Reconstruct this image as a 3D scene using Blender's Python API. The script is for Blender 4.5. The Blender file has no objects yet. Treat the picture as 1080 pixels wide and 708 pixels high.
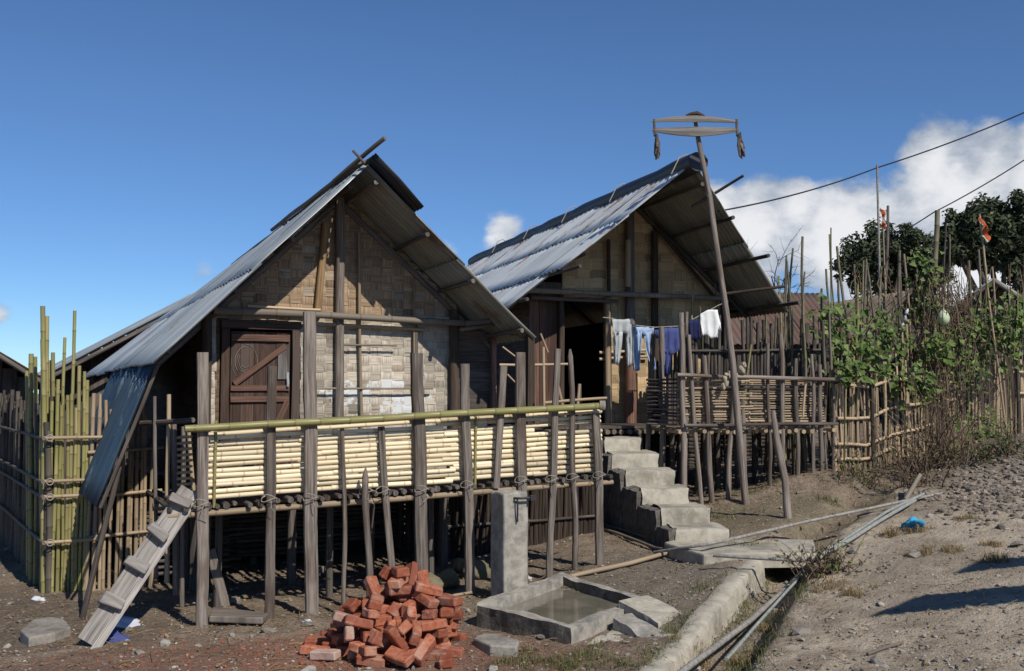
import bpy, bmesh, math, random
from mathutils import Vector, Matrix, noise, Euler
random.seed(7)
R = random.random
def U(a, b): return random.uniform(a, b)
V = Vector
SC = bpy.context.scene
COL = SC.collection
# ------------------------------------------------------------------ camera
CAMZ = 1.9
PIT = math.atan(56/1080)
def ray(px, py):
    xc = (px-540)/1080; yc = (354-py)/1080
    return V((xc, math.cos(PIT)-yc*math.sin(PIT), math.sin(PIT)+yc*math.cos(PIT)))
def at(px, py, Y):
    d = ray(px, py); return V((0, 0, CAMZ)) + d*(Y/d.y)
def onz(px, py, z):
    d = ray(px, py); return V((0, 0, CAMZ)) + d*((z-CAMZ)/d.z)
def sst(a, b, x):
    t = min(1, max(0, (x-a)/(b-a))); return t*t*(3-2*t)
def segd(p, a, b):
    ax, ay = a; bx, by = b; dx, dy = bx-ax, by-ay
    t = max(0, min(1, ((p[0]-ax)*dx+(p[1]-ay)*dy)/(dx*dx+dy*dy)))
    return math.hypot(p[0]-ax-t*dx, p[1]-ay-t*dy)
DITCH = [(0.33, 3.6), (0.93, 6.05), (1.36, 6.95), (2.02, 8.4), (2.62, 9.75), (3.5, 11.2), (5.2, 13.2)]
DLIM = (1.0, 14.0)
def gbase(x, y):
    w = x + .3*(y-8)
    s = math.log(1+math.exp(min(40, 2*w)))/2
    z = .13*s
    if z > .7: z = .7 + .55*(1-math.exp(-(z-.7)/.55))
    if y > 25: z -= .02*(y-25) if y < 60 else .7
    return z
BUMPS = []
def ditchd(x, y):
    return min(segd((x, y), DITCH[i], DITCH[i+1]) for i in range(len(DITCH)-1))
def gz(x, y):
    z = gbase(x, y)
    z += .045*noise.noise(V((x*.7, y*.7, 3))) + .02*noise.noise(V((x*2.3, y*2.3, 7)))
    if -2 < x < 8 and 2 < y < 15:
        d = ditchd(x, y)
        if d < .5:
            dep = .28 if y < 10 else .28*(1-.6*sst(10, 12, y))
            z -= dep*(1-sst(.08, .36, d))
    for bx, by, bh, br in BUMPS:
        q2 = ((x-bx)**2+(y-by)**2)/(br*br)
        if q2 < 6: z += bh*math.exp(-q2)
    # rubble slope and dirt mounds on the right
    z += .38*math.exp(-(((x-6.6)/1.3)**2+((y-12.9)/1.0)**2))
    z += .17*math.exp(-(((x-3.6)/.9)**2+((y-12.7)/.55)**2))
    return z
def gp(px, py, h=0):
    d = ray(px, py); t0, t = 2.0, 2.0
    while t < 60:
        q = V((0, 0, CAMZ))+d*t
        if q.z-h < gz(q.x, q.y):
            lo, hi = t0, t
            for _ in range(14):
                m = (lo+hi)/2; q = V((0, 0, CAMZ))+d*m
                if q.z-h < gz(q.x, q.y): hi = m
                else: lo = m
            return q
        t0 = t; t += .12
    return V((0, 0, CAMZ))+d*t
class Frame:
    def __init__(s, cx, cy, deg):
        a = math.radians(deg); s.c = V((cx, cy, 0)); s.u = V((math.cos(a), math.sin(a), 0)); s.f = V((math.sin(a), -math.cos(a), 0))
    def __call__(s, a, d, z): return s.c + s.u*a + s.f*d + V((0, 0, z))
    def solve(s, px, d):      # a-coordinate seen at pixel column px on the plane d forward
        k = (px-540)/1080; o = s.c+s.f*d
        return (k*o.y-o.x)/(s.u.x-k*s.u.y)
H1 = Frame(-1.726, 10.07, 28)
H2 = Frame(1.643, 14.2, 18)
P1 = Frame(-2.48, 8.2, 28)
P2 = Frame(2.0, 12.3, 12)
# soil heaped against the feet of the posts and the pillar
for px in (213, 284, 329, 363, 390, 416, 446, 496, 552, 579, 606, 633):
    q = P1(P1.solve(px, .075), .075, 0); BUMPS.append((q.x+U(-.03, .03), q.y-.02, U(.015, .04), U(.1, .17)))
for px in (722, 740, 751, 768, 787, 812, 826, 841, 858, 867):
    q = P2(P2.solve(px, .06), .06, 0); BUMPS.append((q.x, q.y-.02, U(.02, .05), U(.1, .18)))
BUMPS.append((.62, 8.55, -.075, .62)); BUMPS.append((-.02, 8.93, .035, .27)); BUMPS.append((-1.0, 7.4, .04, .75))
# ------------------------------------------------------------------ objects
WL = {}
def tag(o, label, cat, group=None, kind=None):
    if label: o['label'] = label
    if cat: o['category'] = cat
    if group: o['group'] = group
    if kind: o['kind'] = kind
    return o
def thing(name, label, cat, loc, group=None):
    o = bpy.data.objects.new(name, None); COL.objects.link(o); o.location = loc; o.empty_display_size = .1
    WL[o.name] = V(loc); return tag(o, label, cat, group)
class MB:
    def __init__(s): s.v = []; s.f = []; s.uv = []; s.c = []; s.sm = []
    def add(s, verts, faces, uvs, col=(1, 0, .5), smooth=False):
        b = len(s.v); s.v += [tuple(p) for p in verts]
        s.c += [col]*len(verts) if not isinstance(col, list) else col
        for f, u in zip(faces, uvs):
            s.f.append([i+b for i in f]); s.uv.append(u); s.sm.append(smooth)
    def box(s, c, ex, ey, ez, col=(1, 0, .5), jit=0):
        """centre and three half-extent vectors"""
        c = V(c); pts = []
        for i in (-1, 1):
            for j in (-1, 1):
                for k in (-1, 1):
                    q = c+ex*i+ey*j+ez*k
                    if jit: q = q+V((U(-jit, jit), U(-jit, jit), U(-jit, jit)))
                    pts.append(q)
        F = [(0, 1, 3, 2), (4, 6, 7, 5), (0, 4, 5, 1), (2, 3, 7, 6), (0, 2, 6, 4), (1, 5, 7, 3)]
        L = [ex.length, ey.length, ez.length]; ax = L.index(max(L)); o = (R()*9, R()*9)
        dirs = [ex.normalized(), ey.normalized(), ez.normalized()]
        ot = [d for n, d in enumerate(dirs) if n != ax]
        uv = []
        for f in F:
            uv.append([(o[0]+(pts[i]-c).dot(ot[0])+.71*(pts[i]-c).dot(ot[1]), o[1]+(pts[i]-c).dot(dirs[ax])) for i in f])
        s.add(pts, F, uv, col)
    def tube(s, pts, rad, n=8, col=(1, 0, .5), flat=None, wob=0, cap=True, ring=None, side=None, sq=1.0):
        """swept round or flattened section; rad number or list; flat = depth/width; side = width direction; ring = list of aux values"""
        P = [V(p) for p in pts]; m = len(P); off = (R()*9, R()*9)
        rad = rad if isinstance(rad, (list, tuple)) else [rad]*m
        vs = []; cs = []; L = 0; Ls = []
        prev = None
        for i in range(m):
            t = (P[min(i+1, m-1)]-P[max(i-1, 0)])
            t = t.normalized() if t.length > 1e-9 else V((0, 0, 1))
            if i: L += (P[i]-P[i-1]).length
            Ls.append(L)
            if side is not None: a = side - t*side.dot(t)
            elif prev is not None: a = prev-t*prev.dot(t)
            else:
                h = V((0, 0, 1)) if abs(t.z) < .9 else V((1, 0, 0)); a = h.cross(t)
            a.normalize(); prev = a; b = t.cross(a)
            for k in range(n):
                th = 2*math.pi*(k+.5)/n; ca, sa = math.cos(th), math.sin(th)
                if sq < 1:
                    ca = math.copysign(abs(ca)**sq, ca); sa = math.copysign(abs(sa)**sq, sa)
                r = rad[i]*(1+(U(-wob, wob) if wob else 0))
                vs.append(P[i]+a*(ca*r)+b*(sa*r*(flat or 1)))
                cs.append((col[0], ring[i] if ring else col[1], col[2]))
        F = []; uv = []; cir = 2*math.pi*max(rad)
        for i in range(m-1):
            for k in range(n):
                k2 = (k+1) % n
                F.append((i*n+k, i*n+k2, (i+1)*n+k2, (i+1)*n+k))
                u0, u1 = off[0]+cir*k/n, off[0]+cir*(k+1)/n
                uv.append([(u0, off[1]+Ls[i]), (u1, off[1]+Ls[i]), (u1, off[1]+Ls[i+1]), (u0, off[1]+Ls[i+1])])
        s.add(vs, F, uv, cs, smooth=(sq == 1))
        if cap:
            for i, rev in ((0, True), (m-1, False)):
                idx = [i*n+k for k in range(n)]; vv = [vs[j] for j in idx]
                fc = list(range(n)); fc = fc[::-1] if rev else fc
                s.add(vv, [fc], [[(off[0]+(vv[j]-P[i]).x, off[1]+(vv[j]-P[i]).z*.1+(vv[j]-P[i]).y*.1) for j in fc]], [cs[j] for j in idx])
    def stick(s, p0, p1, r, n=7, tone=None, wob=.05, bend=.01, taper=.12, flat=None, side=None, sq=1.0, point=0, aux=0, rnd=None, step=.14):
        p0, p1 = V(p0), V(p1); L = (p1-p0).length; m = max(3, int(L/step)+2)
        tone = U(.75, 1.2) if tone is None else tone; rnd = R() if rnd is None else rnd
        o = V((R()*50, R()*50, R()*50)); pts = []; rad = []
        for i in range(m):
            t = i/(m-1)
            q = noise.noise_vector(o+V((0, 0, t*L*1.1)))*bend*min(1, 4*t, 4*(1-t)+.3)
            pts.append(p0.lerp(p1, t)+q)
            rr = r*(1-taper*t)*(1+.6*wob*noise.noise(o+V((9, 0, t*L*4))))
            rad.append(rr)
        if point: 
            pts.insert(-1, pts[-1].lerp(pts[-2], min(1, .12/max(.01, (pts[-1]-pts[-2]).length)))); rad.insert(-1, rad[-1]); rad[-1] *= point
        s.tube(pts, rad, n, (tone, aux, rnd), flat, wob*.5, True, None, side, sq)
    def bamboo(s, p0, p1, r, n=8, tone=None, node=.28, bend=.01, taper=.1, rnd=None, bump=1.12):
        p0, p1 = V(p0), V(p1); L = (p1-p0).length
        tone = U(.8, 1.15) if tone is None else tone; rnd = R() if rnd is None else rnd
        o = V((R()*50, R()*50, R()*50)); ts = [0]; x = U(.1, 1)*node
        rg = [0]
        while x < L-.03:
            ts += [(x-.012)/L, x/L, (x+.012)/L]; rg += [0, 1, 0]; x += node*U(.8, 1.2)
        ts.append(1); rg.append(0)
        pts = []; rad = []
        for t, g in zip(ts, rg):
            pts.append(p0.lerp(p1, t)+noise.noise_vector(o+V((0, 0, t*L*.8)))*bend)
            rad.append(r*(1-taper*t)*(bump if g else 1))
        s.tube(pts, rad, n, (tone, 0, rnd), None, .02, True, rg)
    def blob(s, c, r, sc=(1, 1, 1), rough=.35, sub=2, tone=1, rnd=.5, rot=None, flatten=None):
        bm = bmesh.new(); bmesh.ops.create_icosphere(bm, subdivisions=sub, radius=1)
        o = V((R()*90, R()*90, R()*90)); E_ = (rot or Euler((U(0, .5), U(0, .5), U(0, 6.28)))).to_matrix(); vs = []
        for v in bm.verts:
            d = 1+rough*noise.noise(v.co*1.3+o)+rough*.4*noise.noise(v.co*3.4+o)
            q = v.co*d
            if flatten: q.z = max(-flatten, min(flatten, q.z))
            vs.append(V(c)+E_@V((q.x*sc[0]*r, q.y*sc[1]*r, q.z*sc[2]*r)))
        F = [[v.index for v in f.verts] for f in bm.faces]
        s.add(vs, F, [[(vs[i].x, vs[i].y+vs[i].z) for i in f] for f in F], (tone, 0, rnd), smooth=sub > 2)
        bm.free()
    def build(s, name, mat, parent=None, loc=None, label=None):
        base = WL[parent.name] if parent else V(loc) if loc is not None else V((0, 0, 0))
        me = bpy.data.meshes.new(name); me.from_pydata([(p[0]-base.x, p[1]-base.y, p[2]-base.z) for p in s.v], [], s.f)
        uvl = me.uv_layers.new(name='UVMap'); flat = []
        for u in s.uv:
            for q in u: flat += [q[0], q[1]]
        uvl.data.foreach_set('uv', flat)
        ca = me.color_attributes.new('vc', 'FLOAT_COLOR', 'POINT'); fc = []
        for c in s.c: fc += [c[0], c[1], c[2], 1]
        ca.data.foreach_set('color', fc)
        me.polygons.foreach_set('use_smooth', s.sm)
        me.update()
        o = bpy.data.objects.new(name, me); COL.objects.link(o); me.materials.append(mat)
        if parent: o.parent = parent
        else: o.location = base
        WL[o.name] = base
        if label: o['label'] = label
        return o
# ------------------------------------------------------------------ materials
def newmat(name):
    m = bpy.data.materials.new(name); m.use_nodes = True; nt = m.node_tree; nt.nodes.clear()
    out = nt.nodes.new('ShaderNodeOutputMaterial'); b = nt.nodes.new('ShaderNodeBsdfPrincipled')
    nt.links.new(b.outputs[0], out.inputs[0]); return m, nt, b
class N:
    def __init__(s, nt): s.nt = nt
    def n(s, typ, **kw):
        x = s.nt.nodes.new(typ)
        for k, v in kw.items():
            if k.startswith('_'): x.inputs[int(k[1:])].default_value = v
            else: setattr(x, k, v)
        return x
    def l(s, a, b): s.nt.links.new(a, b)
    def val(s, x, i, v):
        if isinstance(v, (int, float)): x.inputs[i].default_value = v
        elif isinstance(v, (tuple, list)): x.inputs[i].default_value = v if len(v) in (3,) and x.inputs[i].type == 'VECTOR' else (*v[:3], 1)
        else: s.l(v, x.inputs[i])
    def math(s, op, a, b=0, clamp=False):
        x = s.n('ShaderNodeMath', operation=op, use_clamp=clamp); s.val(x, 0, a); s.val(x, 1, b); return x.outputs[0]
    def mix(s, f, a, b, blend='MIX'):
        x = s.n('ShaderNodeMix', data_type='RGBA', blend_type=blend); s.val(x, 0, f)
        for i, v in ((6, a), (7, b)):
            if isinstance(v, (tuple, list)): x.inputs[i].default_value = (*v[:3], 1)
            else: s.l(v, x.inputs[i])
        return x.outputs[2]
    def noise(s, vec, scale, detail=4, rough=.55, dist=0):
        x = s.n('ShaderNodeTexNoise'); x.inputs['Scale'].default_value = scale; x.inputs['Detail'].default_value = detail
        x.inputs['Roughness'].default_value = rough; x.inputs['Distortion'].default_value = dist
        if vec is not None: s.l(vec, x.inputs['Vector'])
        return x.outputs[0]
    def ss(s, v, a, b):
        x = s.n('ShaderNodeMapRange', interpolation_type='SMOOTHSTEP'); s.val(x, 0, v); x.inputs[1].default_value = a; x.inputs[2].default_value = b; return x.outputs[0]
    def uv(s, su, sv):
        t = s.n('ShaderNodeUVMap'); m = s.n('ShaderNodeMapping'); m.inputs['Scale'].default_value = (su, sv, 1); s.l(t.outputs[0], m.inputs[0]); return m.outputs[0]
    def obj(s, sc=(1, 1, 1)):
        t = s.n('ShaderNodeTexCoord'); m = s.n('ShaderNodeMapping'); m.inputs['Scale'].default_value = sc; s.l(t.outputs['Object'], m.inputs[0]); return m.outputs[0]
    def vc(s):
        a = s.n('ShaderNodeAttribute', attribute_name='vc'); p = s.n('ShaderNodeSeparateColor'); s.l(a.outputs[0], p.inputs[0]); return p.outputs
    def bump(s, b, h, st=.4, dist=.01):
        x = s.n('ShaderNodeBump'); x.inputs['Strength'].default_value = st; x.inputs['Distance'].default_value = dist; s.l(h, x.inputs['Height']); s.l(x.outputs[0], b.inputs['Normal'])
    def tone(s, c, t):
        x = s.n('ShaderNodeVectorMath', operation='SCALE'); s.l(c, x.inputs[0]); s.val(x, 3, t); return x.outputs[0]
def setp(b, **k):
    for n_, v in k.items(): b.inputs[n_.replace('_', ' ')].default_value = v
def wood(name, ca, cb, cc=None, rough=.85, su=45, sv=2.2, bump=.5):
    m, nt, b = newmat(name); g = N(nt); vc = g.vc()
    n1 = g.noise(g.uv(su, sv), 1, 6, .65); n2 = g.noise(g.uv(6, 1.3), 1, 4)
    c = g.mix(g.ss(n1, .35, .66), ca, cb)
    if cc: c = g.mix(g.math('MULTIPLY', g.ss(g.math('ADD', n2, g.math('MULTIPLY', g.math('SUBTRACT', vc[2], .5), .22)), .48, .7), .85), c, cc)
    c = g.mix(g.math('MULTIPLY', g.ss(g.noise(g.uv(70, .9), 1, 3), .58, .64), .7), c, tuple(x*.35 for x in ca))
    g.l(g.tone(c, vc[0]), b.inputs['Base Color']); setp(b, Roughness=rough, Specular_IOR_Level=.25)
    g.bump(b, n1, bump, .006); return m
def bamb(name, ca, cb, node, rough=.45, spots=None, blotch=.5):
    m, nt, b = newmat(name); g = N(nt); vc = g.vc()
    n1 = g.noise(g.uv(25, 1.0), 1, 5, .6); n2 = g.noise(g.uv(5, 2.2), 1, 3)
    c = g.mix(vc[2], ca, cb); c = g.mix(g.math('MULTIPLY', g.ss(n1, .42, .7), blotch), c, tuple(x*.6 for x in cb))
    if spots: c = g.mix(g.math('MULTIPLY', g.ss(n2, .52, .7), .8), c, spots)
    c = g.mix(g.math('MULTIPLY', vc[1], .75), c, node)
    g.l(g.tone(c, vc[0]), b.inputs['Base Color']); setp(b, Roughness=rough, Specular_IOR_Level=.35)
    g.bump(b, n1, .15, .004); return m
def metal(name, base, dark, rust, rustlo=.6, met=.35, rough=.42):
    m, nt, b = newmat(name); g = N(nt); vc = g.vc()
    n1 = g.noise(g.uv(9, .8), 1, 5, .6); n2 = g.noise(g.uv(2.2, 1.1), 1, 6, .7); n3 = g.noise(g.uv(30, 2), 1, 4, .6)
    c = g.mix(g.ss(n1, .3, .75), base, dark)
    rs = g.ss(g.math('ADD', g.math('ADD', n2, g.math('MULTIPLY', n3, .25)), g.math('MULTIPLY', vc[1], .35)), rustlo+.12, rustlo+.25)
    c = g.mix(rs, c, rust)
    g.l(g.tone(c, vc[0]), b.inputs['Base Color'])
    g.l(g.math('MULTIPLY', g.math('SUBTRACT', 1, rs), met), b.inputs['Metallic'])
    g.l(g.math('ADD', g.math('MULTIPLY', rs, .35), rough), b.inputs['Roughness']); g.bump(b, n2, .12, .01); return m
def plain(name, ca, cb, scale=20, rough=.8, bump=.3, bd=.01, detail=5, spec=.3, vary=True, c3=None, lo=.38, hi=.64):
    m, nt, b = newmat(name); g = N(nt); vc = g.vc()
    o = g.obj(); n1 = g.noise(o, scale, detail, .65); c = g.mix(g.ss(n1, lo, hi), ca, cb)
    if c3: c = g.mix(g.math('MULTIPLY', g.ss(g.noise(o, scale*.28, 5, .7), .5, .66), .8), c, c3)
    if vary: c = g.tone(c, vc[0])
    g.l(c, b.inputs['Base Color']); setp(b, Roughness=rough, Specular_IOR_Level=spec)
    if bump: g.bump(b, n1, bump, bd)
    return m
M = {}
M['post'] = wood('weathered_wood', (.115, .092, .076), (.25, .212, .178), (.085, .06, .044))
M['post2'] = wood('brown_pole', (.09, .075, .065), (.19, .16, .14), (.06, .045, .035))
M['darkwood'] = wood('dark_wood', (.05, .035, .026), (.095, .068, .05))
M['rubble'] = None
M['greywood'] = wood('grey_plank', (.21, .19, .17), (.34, .31, .28), (.14, .115, .095))
M['door'] = wood('door_red_brown', (.05, .03, .022), (.105, .064, .047), (.08, .06, .05))
M['raw'] = wood('fresh_cut_wood', (.42, .26, .13), (.55, .37, .2), (.3, .17, .08))
M['cream'] = bamb('split_bamboo', (.82, .71, .49), (.74, .60, .38), (.36, .24, .12), .5, blotch=.4)
M['tanb'] = bamb('dry_bamboo', (.36, .27, .17), (.27, .2, .13), (.16, .11, .07), .6)
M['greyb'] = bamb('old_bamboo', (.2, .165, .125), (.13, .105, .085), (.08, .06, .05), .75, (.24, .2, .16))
M['greenb'] = bamb('green_bamboo', (.215, .205, .07), (.29, .245, .105), (.09, .08, .035), .4, (.33, .27, .14))
M['poleg'] = bamb('garden_bamboo', (.19, .165, .095), (.13, .11, .075), (.07, .06, .04), .6, (.12, .135, .05))
M['zincL'] = metal('galvanised_blue', (.42, .45, .445), (.29, .325, .33), (.17, .11, .075), .56, .12, .38)
M['zincH'] = metal('galvanised_pale', (.62, .64, .625), (.47, .50, .50), (.24, .14, .095), .565, .12, .36)
M['zincU'] = metal('galvanised_old', (.30, .295, .25), (.19, .185, .155), (.16, .11, .075), .55, .1, .5)
M['zincB'] = metal('sky_shade_sheet', (.05, .085, .12), (.03, .052, .078), (.22, .28, .31), .57, .2, .5)  # blue of sky and shadow put into the sheet's colour
M['tar'] = metal('ridge_metal', (.045, .045, .05), (.025, .026, .03), (.09, .05, .035), .55, .3, .5)
M['rustroof'] = metal('rusty_roof', (.12, .085, .07), (.08, .06, .05), (.13, .075, .055), .42, .05, .75)
M['thatch'] = wood('thatch', (.16, .12, .09), (.25, .2, .15), (.1, .07, .05))
def weave_mat(name, g1, g2, t1, t2, white):
    m, nt, b = newmat(name); g = N(nt); vc = g.vc()
    n1 = g.noise(g.uv(75, 2), 1, 4, .7); n2 = g.noise(g.uv(6, 4), 1, 4, .6)
    n1s = g.ss(n1, .32, .68); fine = g.ss(g.noise(g.uv(95, .7), 1, 2, .5), .36, .44); grey = g.mix(n1s, g1, g2); tan = g.mix(n1s, t1, t2)
    c = g.mix(g.ss(vc[2], .45, .75), grey, tan)
    c = g.mix(g.math('MULTIPLY', g.ss(n2, .56, .72), .6), c, tuple(x*.45 for x in t2))
    w = g.ss(g.math('ADD', vc[1], g.math('MULTIPLY', g.math('SUBTRACT', g.noise(g.obj(), 16, 5, .7), .5), 1.6)), .5, .62)
    c = g.tone(c, g.math('MULTIPLY', vc[0], g.math('ADD', .58, g.math('MULTIPLY', fine, .47)))); c = g.mix(w, c, white)
    g.l(c, b.inputs['Base Color']); setp(b, Roughness=.8, Specular_IOR_Level=.25); g.bump(b, n1, .35, .004); return m
M['weave1'] = weave_mat('weathered_bamboo_weave', (.24, .205, .16), (.40, .35, .28), (.175, .115, .068), (.34, .245, .155), (.62, .62, .6))
M['weave2'] = weave_mat('tan_bamboo_weave', (.40, .285, .16), (.52, .385, .225), (.33, .22, .115), (.46, .33, .185), (.6, .6, .55))
M['plankwall'] = wood('dark_wall_plank', (.07, .055, .045), (.13, .105, .09), (.05, .035, .03))
M['redplank'] = wood('red_brown_plank', (.10, .05, .035), (.17, .095, .068), (.07, .04, .03))
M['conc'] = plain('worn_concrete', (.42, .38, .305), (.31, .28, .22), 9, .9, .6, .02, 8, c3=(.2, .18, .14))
M['concd'] = plain('dark_stone_side', (.15, .135, .115), (.08, .072, .06), 12, .95, .8, .03, 8, c3=(.11, .1, .07))  # darker stone for the stair flank and two basin walls' upright faces
M['concp'] = plain('grey_cement_pillar', (.36, .33, .28), (.225, .205, .172), 11, .85, .5, .01, 8, c3=(.15, .145, .125))
M['rock'] = plain('field_stone', (.28, .25, .21), (.17, .15, .125), 8, .9, .6, .02, 7, c3=(.36, .33, .28))
M['rubble'] = plain('brown_rubble', (.24, .2, .16), (.14, .115, .09), 8, .95, .6, .02, 7)
M['mossrock'] = plain('mossy_rock', (.2, .17, .11), (.12, .11, .06), 8, .9, .6, .02, 7)
M['wet'] = None
def brickmat():
    m, nt, b = newmat('red_clay_brick'); g = N(nt); vc = g.vc(); oi = g.n('ShaderNodeObjectInfo'); r = oi.outputs['Random']
    o = g.obj(); oo = g.n('ShaderNodeVectorMath', operation='ADD'); g.l(o, oo.inputs[0]); g.l(oi.outputs['Location'], oo.inputs[1]); o = oo.outputs[0]
    n1 = g.noise(o, 26, 7, .7); n2 = g.noise(o, 7, 4, .6)
    r2 = g.math('FRACT', g.math('MULTIPLY', r, 7.31)); c = g.mix(r, (.34, .092, .045), (.46, .175, .095)); c = g.mix(g.math('MULTIPLY', g.ss(r2, .72, .9), .7), c, (.22, .075, .05)); c = g.mix(g.ss(n1, .4, .68), c, (.24, .075, .045))
    dust = g.math('MULTIPLY', g.ss(g.math('ADD', n2, g.math('MULTIPLY', vc[1], .3)), .48, .70), .8)
    c = g.mix(dust, c, (.42, .25, .18))
    c = g.mix(g.math('MULTIPLY', vc[1], g.ss(n1, .3, .55)), c, (.46, .42, .37))
    g.l(g.tone(c, g.math('ADD', g.math('MULTIPLY', r, .4), .72)), b.inputs['Base Color']); setp(b, Roughness=.92, Specular_IOR_Level=.2); g.bump(b, n1, .6, .008); return m
M['brick'] = brickmat()
def clothmat(name, c, c2=None, tr=.15):
    m, nt, b = newmat(name); g = N(nt); o = g.obj(); n1 = g.noise(o, 9, 4); n2 = g.noise(o, 300, 2)
    g.l(g.mix(g.ss(n1, .35, .7), c, c2 or tuple(x*.82 for x in c)), b.inputs['Base Color']); setp(b, Roughness=.95, Specular_IOR_Level=.1)
    g.bump(b, n2, .2, .002); return m
M['cgrey'] = clothmat('grey_cloth', (.44, .46, .46)); M['clight'] = clothmat('light_blue_cloth', (.36, .46, .62))
M['cblue'] = clothmat('blue_cloth', (.07, .088, .23)); M['cnavy'] = clothmat('navy_cloth', (.025, .03, .085))
M['cwhite'] = clothmat('white_cloth', (.78, .78, .76), (.7, .7, .68)); M['rag'] = clothmat('beige_rag', (.42, .36, .28), (.3, .25, .19))
M['crope'] = clothmat('rope', (.34, .3, .25)); M['wire'] = clothmat('wire', (.04, .04, .045))
M['plastic'] = clothmat('plastic_blue', (.06, .32, .5), (.05, .22, .38)); M['plasticw'] = clothmat('plastic_white', (.6, .6, .62), (.5, .5, .55))
def leafmat(name, a, bb, tr=.3, rough=.55):
    m, nt, b = newmat(name); g = N(nt); vc = g.vc()
    c = g.tone(g.mix(vc[2], a, bb), vc[0]); g.l(c, b.inputs['Base Color']); setp(b, Roughness=rough, Specular_IOR_Level=.3)
    t = g.n('ShaderNodeBsdfTranslucent'); g.l(c, t.inputs[0]); mx = g.n('ShaderNodeMixShader'); mx.inputs[0].default_value = tr
    g.l(b.outputs[0], mx.inputs[1]); g.l(t.outputs[0], mx.inputs[2])
    out = [x for x in nt.nodes if x.type == 'OUTPUT_MATERIAL'][0]; g.l(mx.outputs[0], out.inputs[0]); return m
M['vine'] = leafmat('vine_leaf', (.08, .145, .03), (.2, .25, .075))
M['tree'] = leafmat('dark_tree_leaf', (.055, .075, .038), (.10, .115, .06), .2, .8)
M['grass'] = leafmat('grass_green', (.10, .135, .035), (.17, .16, .06), .25)
M['dry'] = leafmat('dry_grass', (.36, .27, .14), (.24, .17, .09), .15, .8)
M['twig'] = leafmat('dead_twig', (.115, .08, .052), (.2, .145, .095), .05, .9)
M['bark'] = wood('bark', (.07, .055, .045), (.12, .1, .085))
M['pipe'] = plain('grey_pipe', (.30, .285, .255), (.19, .17, .145), 30, .5, .2, .003)
M['pipeb'] = plain('green_grey_hose', (.30, .32, .29), (.2, .205, .18), 30, .5, .2, .003)
M['gourd'] = plain('pale_gourd', (.52, .58, .4), (.38, .46, .26), 14, .5, .1, .003)
M['glassdark'] = plain('dark_interior', (.015, .013, .012), (.02, .018, .015), 5, .95, 0)
def watermat():
    m, nt, b = newmat('murky_water'); g = N(nt); n1 = g.noise(g.obj(), 2.5, 4)
    g.l(g.mix(g.ss(n1, .35, .65), (.12, .11, .08), (.19, .17, .13)), b.inputs['Base Color']); setp(b, Roughness=.08, Specular_IOR_Level=.5)
    g.bump(b, g.noise(g.obj(), 14, 2), .06, .004); return m
M['water'] = watermat()
def flagmat():
    m, nt, b = newmat('flag_cloth'); g = N(nt); a = g.n('ShaderNodeAttribute', attribute_name='vc'); g.l(a.outputs[0], b.inputs['Base Color']); setp(b, Roughness=.9); return m
M['flag'] = flagmat()
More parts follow.
